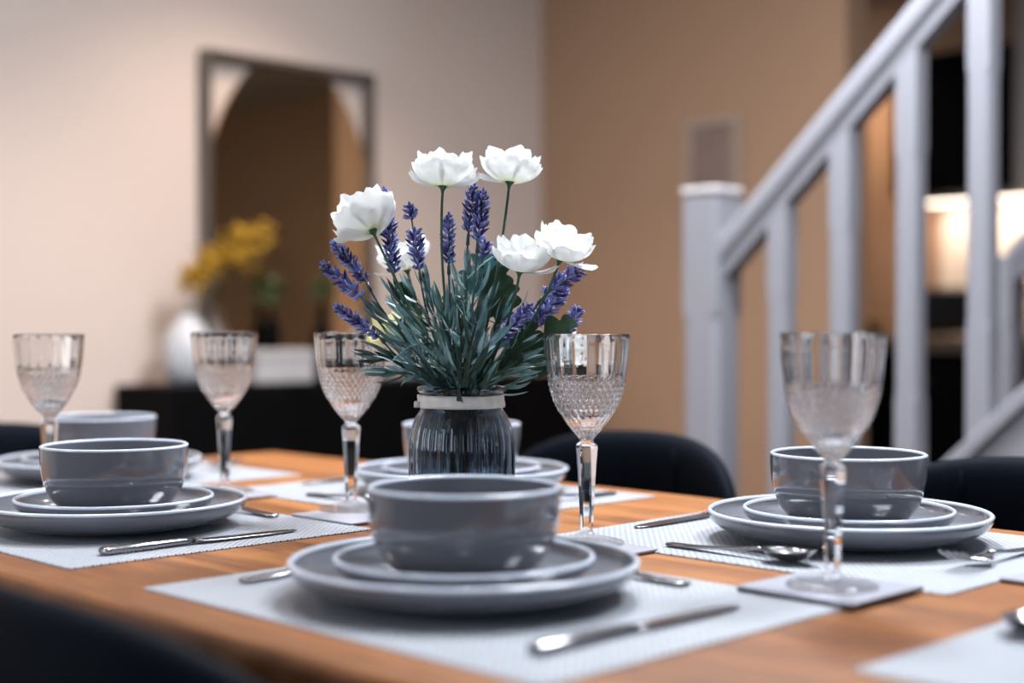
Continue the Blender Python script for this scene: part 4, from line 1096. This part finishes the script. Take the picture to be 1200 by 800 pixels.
WF = [  # calyx px, depth, axis (x, y, z), scale, droop list of (azimuth deg, R mult, H mult), label
    ((437, 271), -0.01, (-0.42, 0.42, 0.8), 1.12, [(205, 1.2, 0.15)], 'white open flower leftmost, tilted left'),
    ((519, 219), -0.01, (0.06, 0.16, 1), 1.04, [(190, 1.15, 0.45), (-20, 1.2, 0.45)], 'white open flower at the top, centre left'),
    ((597, 214), 0.0, (0.10, 0.16, 1), 1.0, [(188, 1.1, 0.12)], 'white open flower highest in the bouquet, at top right'),
    ((609, 318), -0.02, (0.14, -0.25, 1), 0.98, [(0, 1.3, 0.40)], 'white open flower second from the right, lower'),
    ((656, 304), -0.01, (0.30, -0.30, 1), 1.0, [(-10, 1.35, 0.0)], 'white open flower rightmost beside the long lavender'),
    ((477, 316), 0.09, (-0.25, -0.1, 1), 1.0, [(200, 1.2, 0.2)], 'blurred white flower behind the left lavender sprigs'),
    ((462, 402), 0.08, (-0.3, -0.4, 0.8), 0.8, [], 'blurred cream white flower low on the left behind the leaves'),
    ((652, 412), 0.06, (0.9, -0.3, 0.2), 0.75, [], 'white flower seen through the goblet right of the vase')]
for fi, (cp, dy, ax, sc, droop, lb) in enumerate(WF):
    c = fp(*cp, dy); ax = Vector(ax).normalized()
    t = thing('white_flower', lb, 'flower', c, 0, 'white open flowers in the vase')
    path, k0 = stem_path(c, ax, 0.45)
    q = Vector((0, 0, 1)).rotation_difference(ax).to_matrix().to_4x4()
    bm = BM(); tube(bm, [p - c for p in path], 0.00135, 8); link('stem', bm, M['stem'], t)
    bm = BM(); lathe(bm, [(0.0014, -0.006), (0.0022, -0.003), (0.0050, 0.0006), (0.0052, 0.0018), (0.003, 0.003), (0, 0.003)], 18); bmesh.ops.transform(bm, matrix=q, verts=bm.verts[:]); link('calyx', bm, M['stem'], t, True)
    rn = random.Random(fi + 40)
    for lay, (cnt, Rl, Hl, wl) in enumerate(((5, 1.08, 0.74, 0.84), (5, 0.95, 1.0, 0.86))):
        for k in range(cnt):
            ph = 2 * pi * (k + 0.5 * lay) / cnt + 0.3 * fi
            bm = BM(); petal(bm, ph, 0.0285 * sc * Rl * rn.uniform(0.94, 1.06), 0.030 * sc * Hl * rn.uniform(0.9, 1.1), wl, fi * 20 + lay * 6 + k, lay * 1.0)
            bmesh.ops.transform(bm, matrix=q, verts=bm.verts[:]); link('petal', bm, M['petalyellow'] if fi == 6 else M['petal'], t)
    for (az, Rm, Hm) in droop:
        bm = BM(); petal(bm, math.radians(az), 0.0285 * sc * Rm, 0.029 * sc * max(Hm, 0.18), 0.45, fi * 10 + 8, -1)
        bmesh.ops.transform(bm, matrix=q, verts=bm.verts[:]); link('petal', bm, M['petal'], t)
    bm = BM()
    for k in range(26):
        th = 2.4 * k; r = 0.0012 * sqrt(k); p = Vector((r * cos(th), r * sin(th), 0.004))
        floret(bm, p, Vector((r * cos(th) * 40, r * sin(th) * 40, 1)), 0.006, 0.0005, 0)
    bmesh.ops.transform(bm, matrix=q, verts=bm.verts[:]); link('stamens', bm, M['petalyellow'], t)

# light refracted through the goblet feet onto what they stand on
for o in bpy.data.objects:
    if o.type == 'MESH':
        if o.name.split('.')[0] == 'foot' and o.parent and o.parent.name.startswith('wine_goblet'): o.cycles.is_caustics_caster = True
        if o.name.split('.')[0] in ('top', 'placemat', 'tabletop'): o.cycles.is_caustics_receiver = True
    if o.type == 'LIGHT' and o.name.startswith('added_panel_lamp'): o.data.cycles.is_caustics_light = True
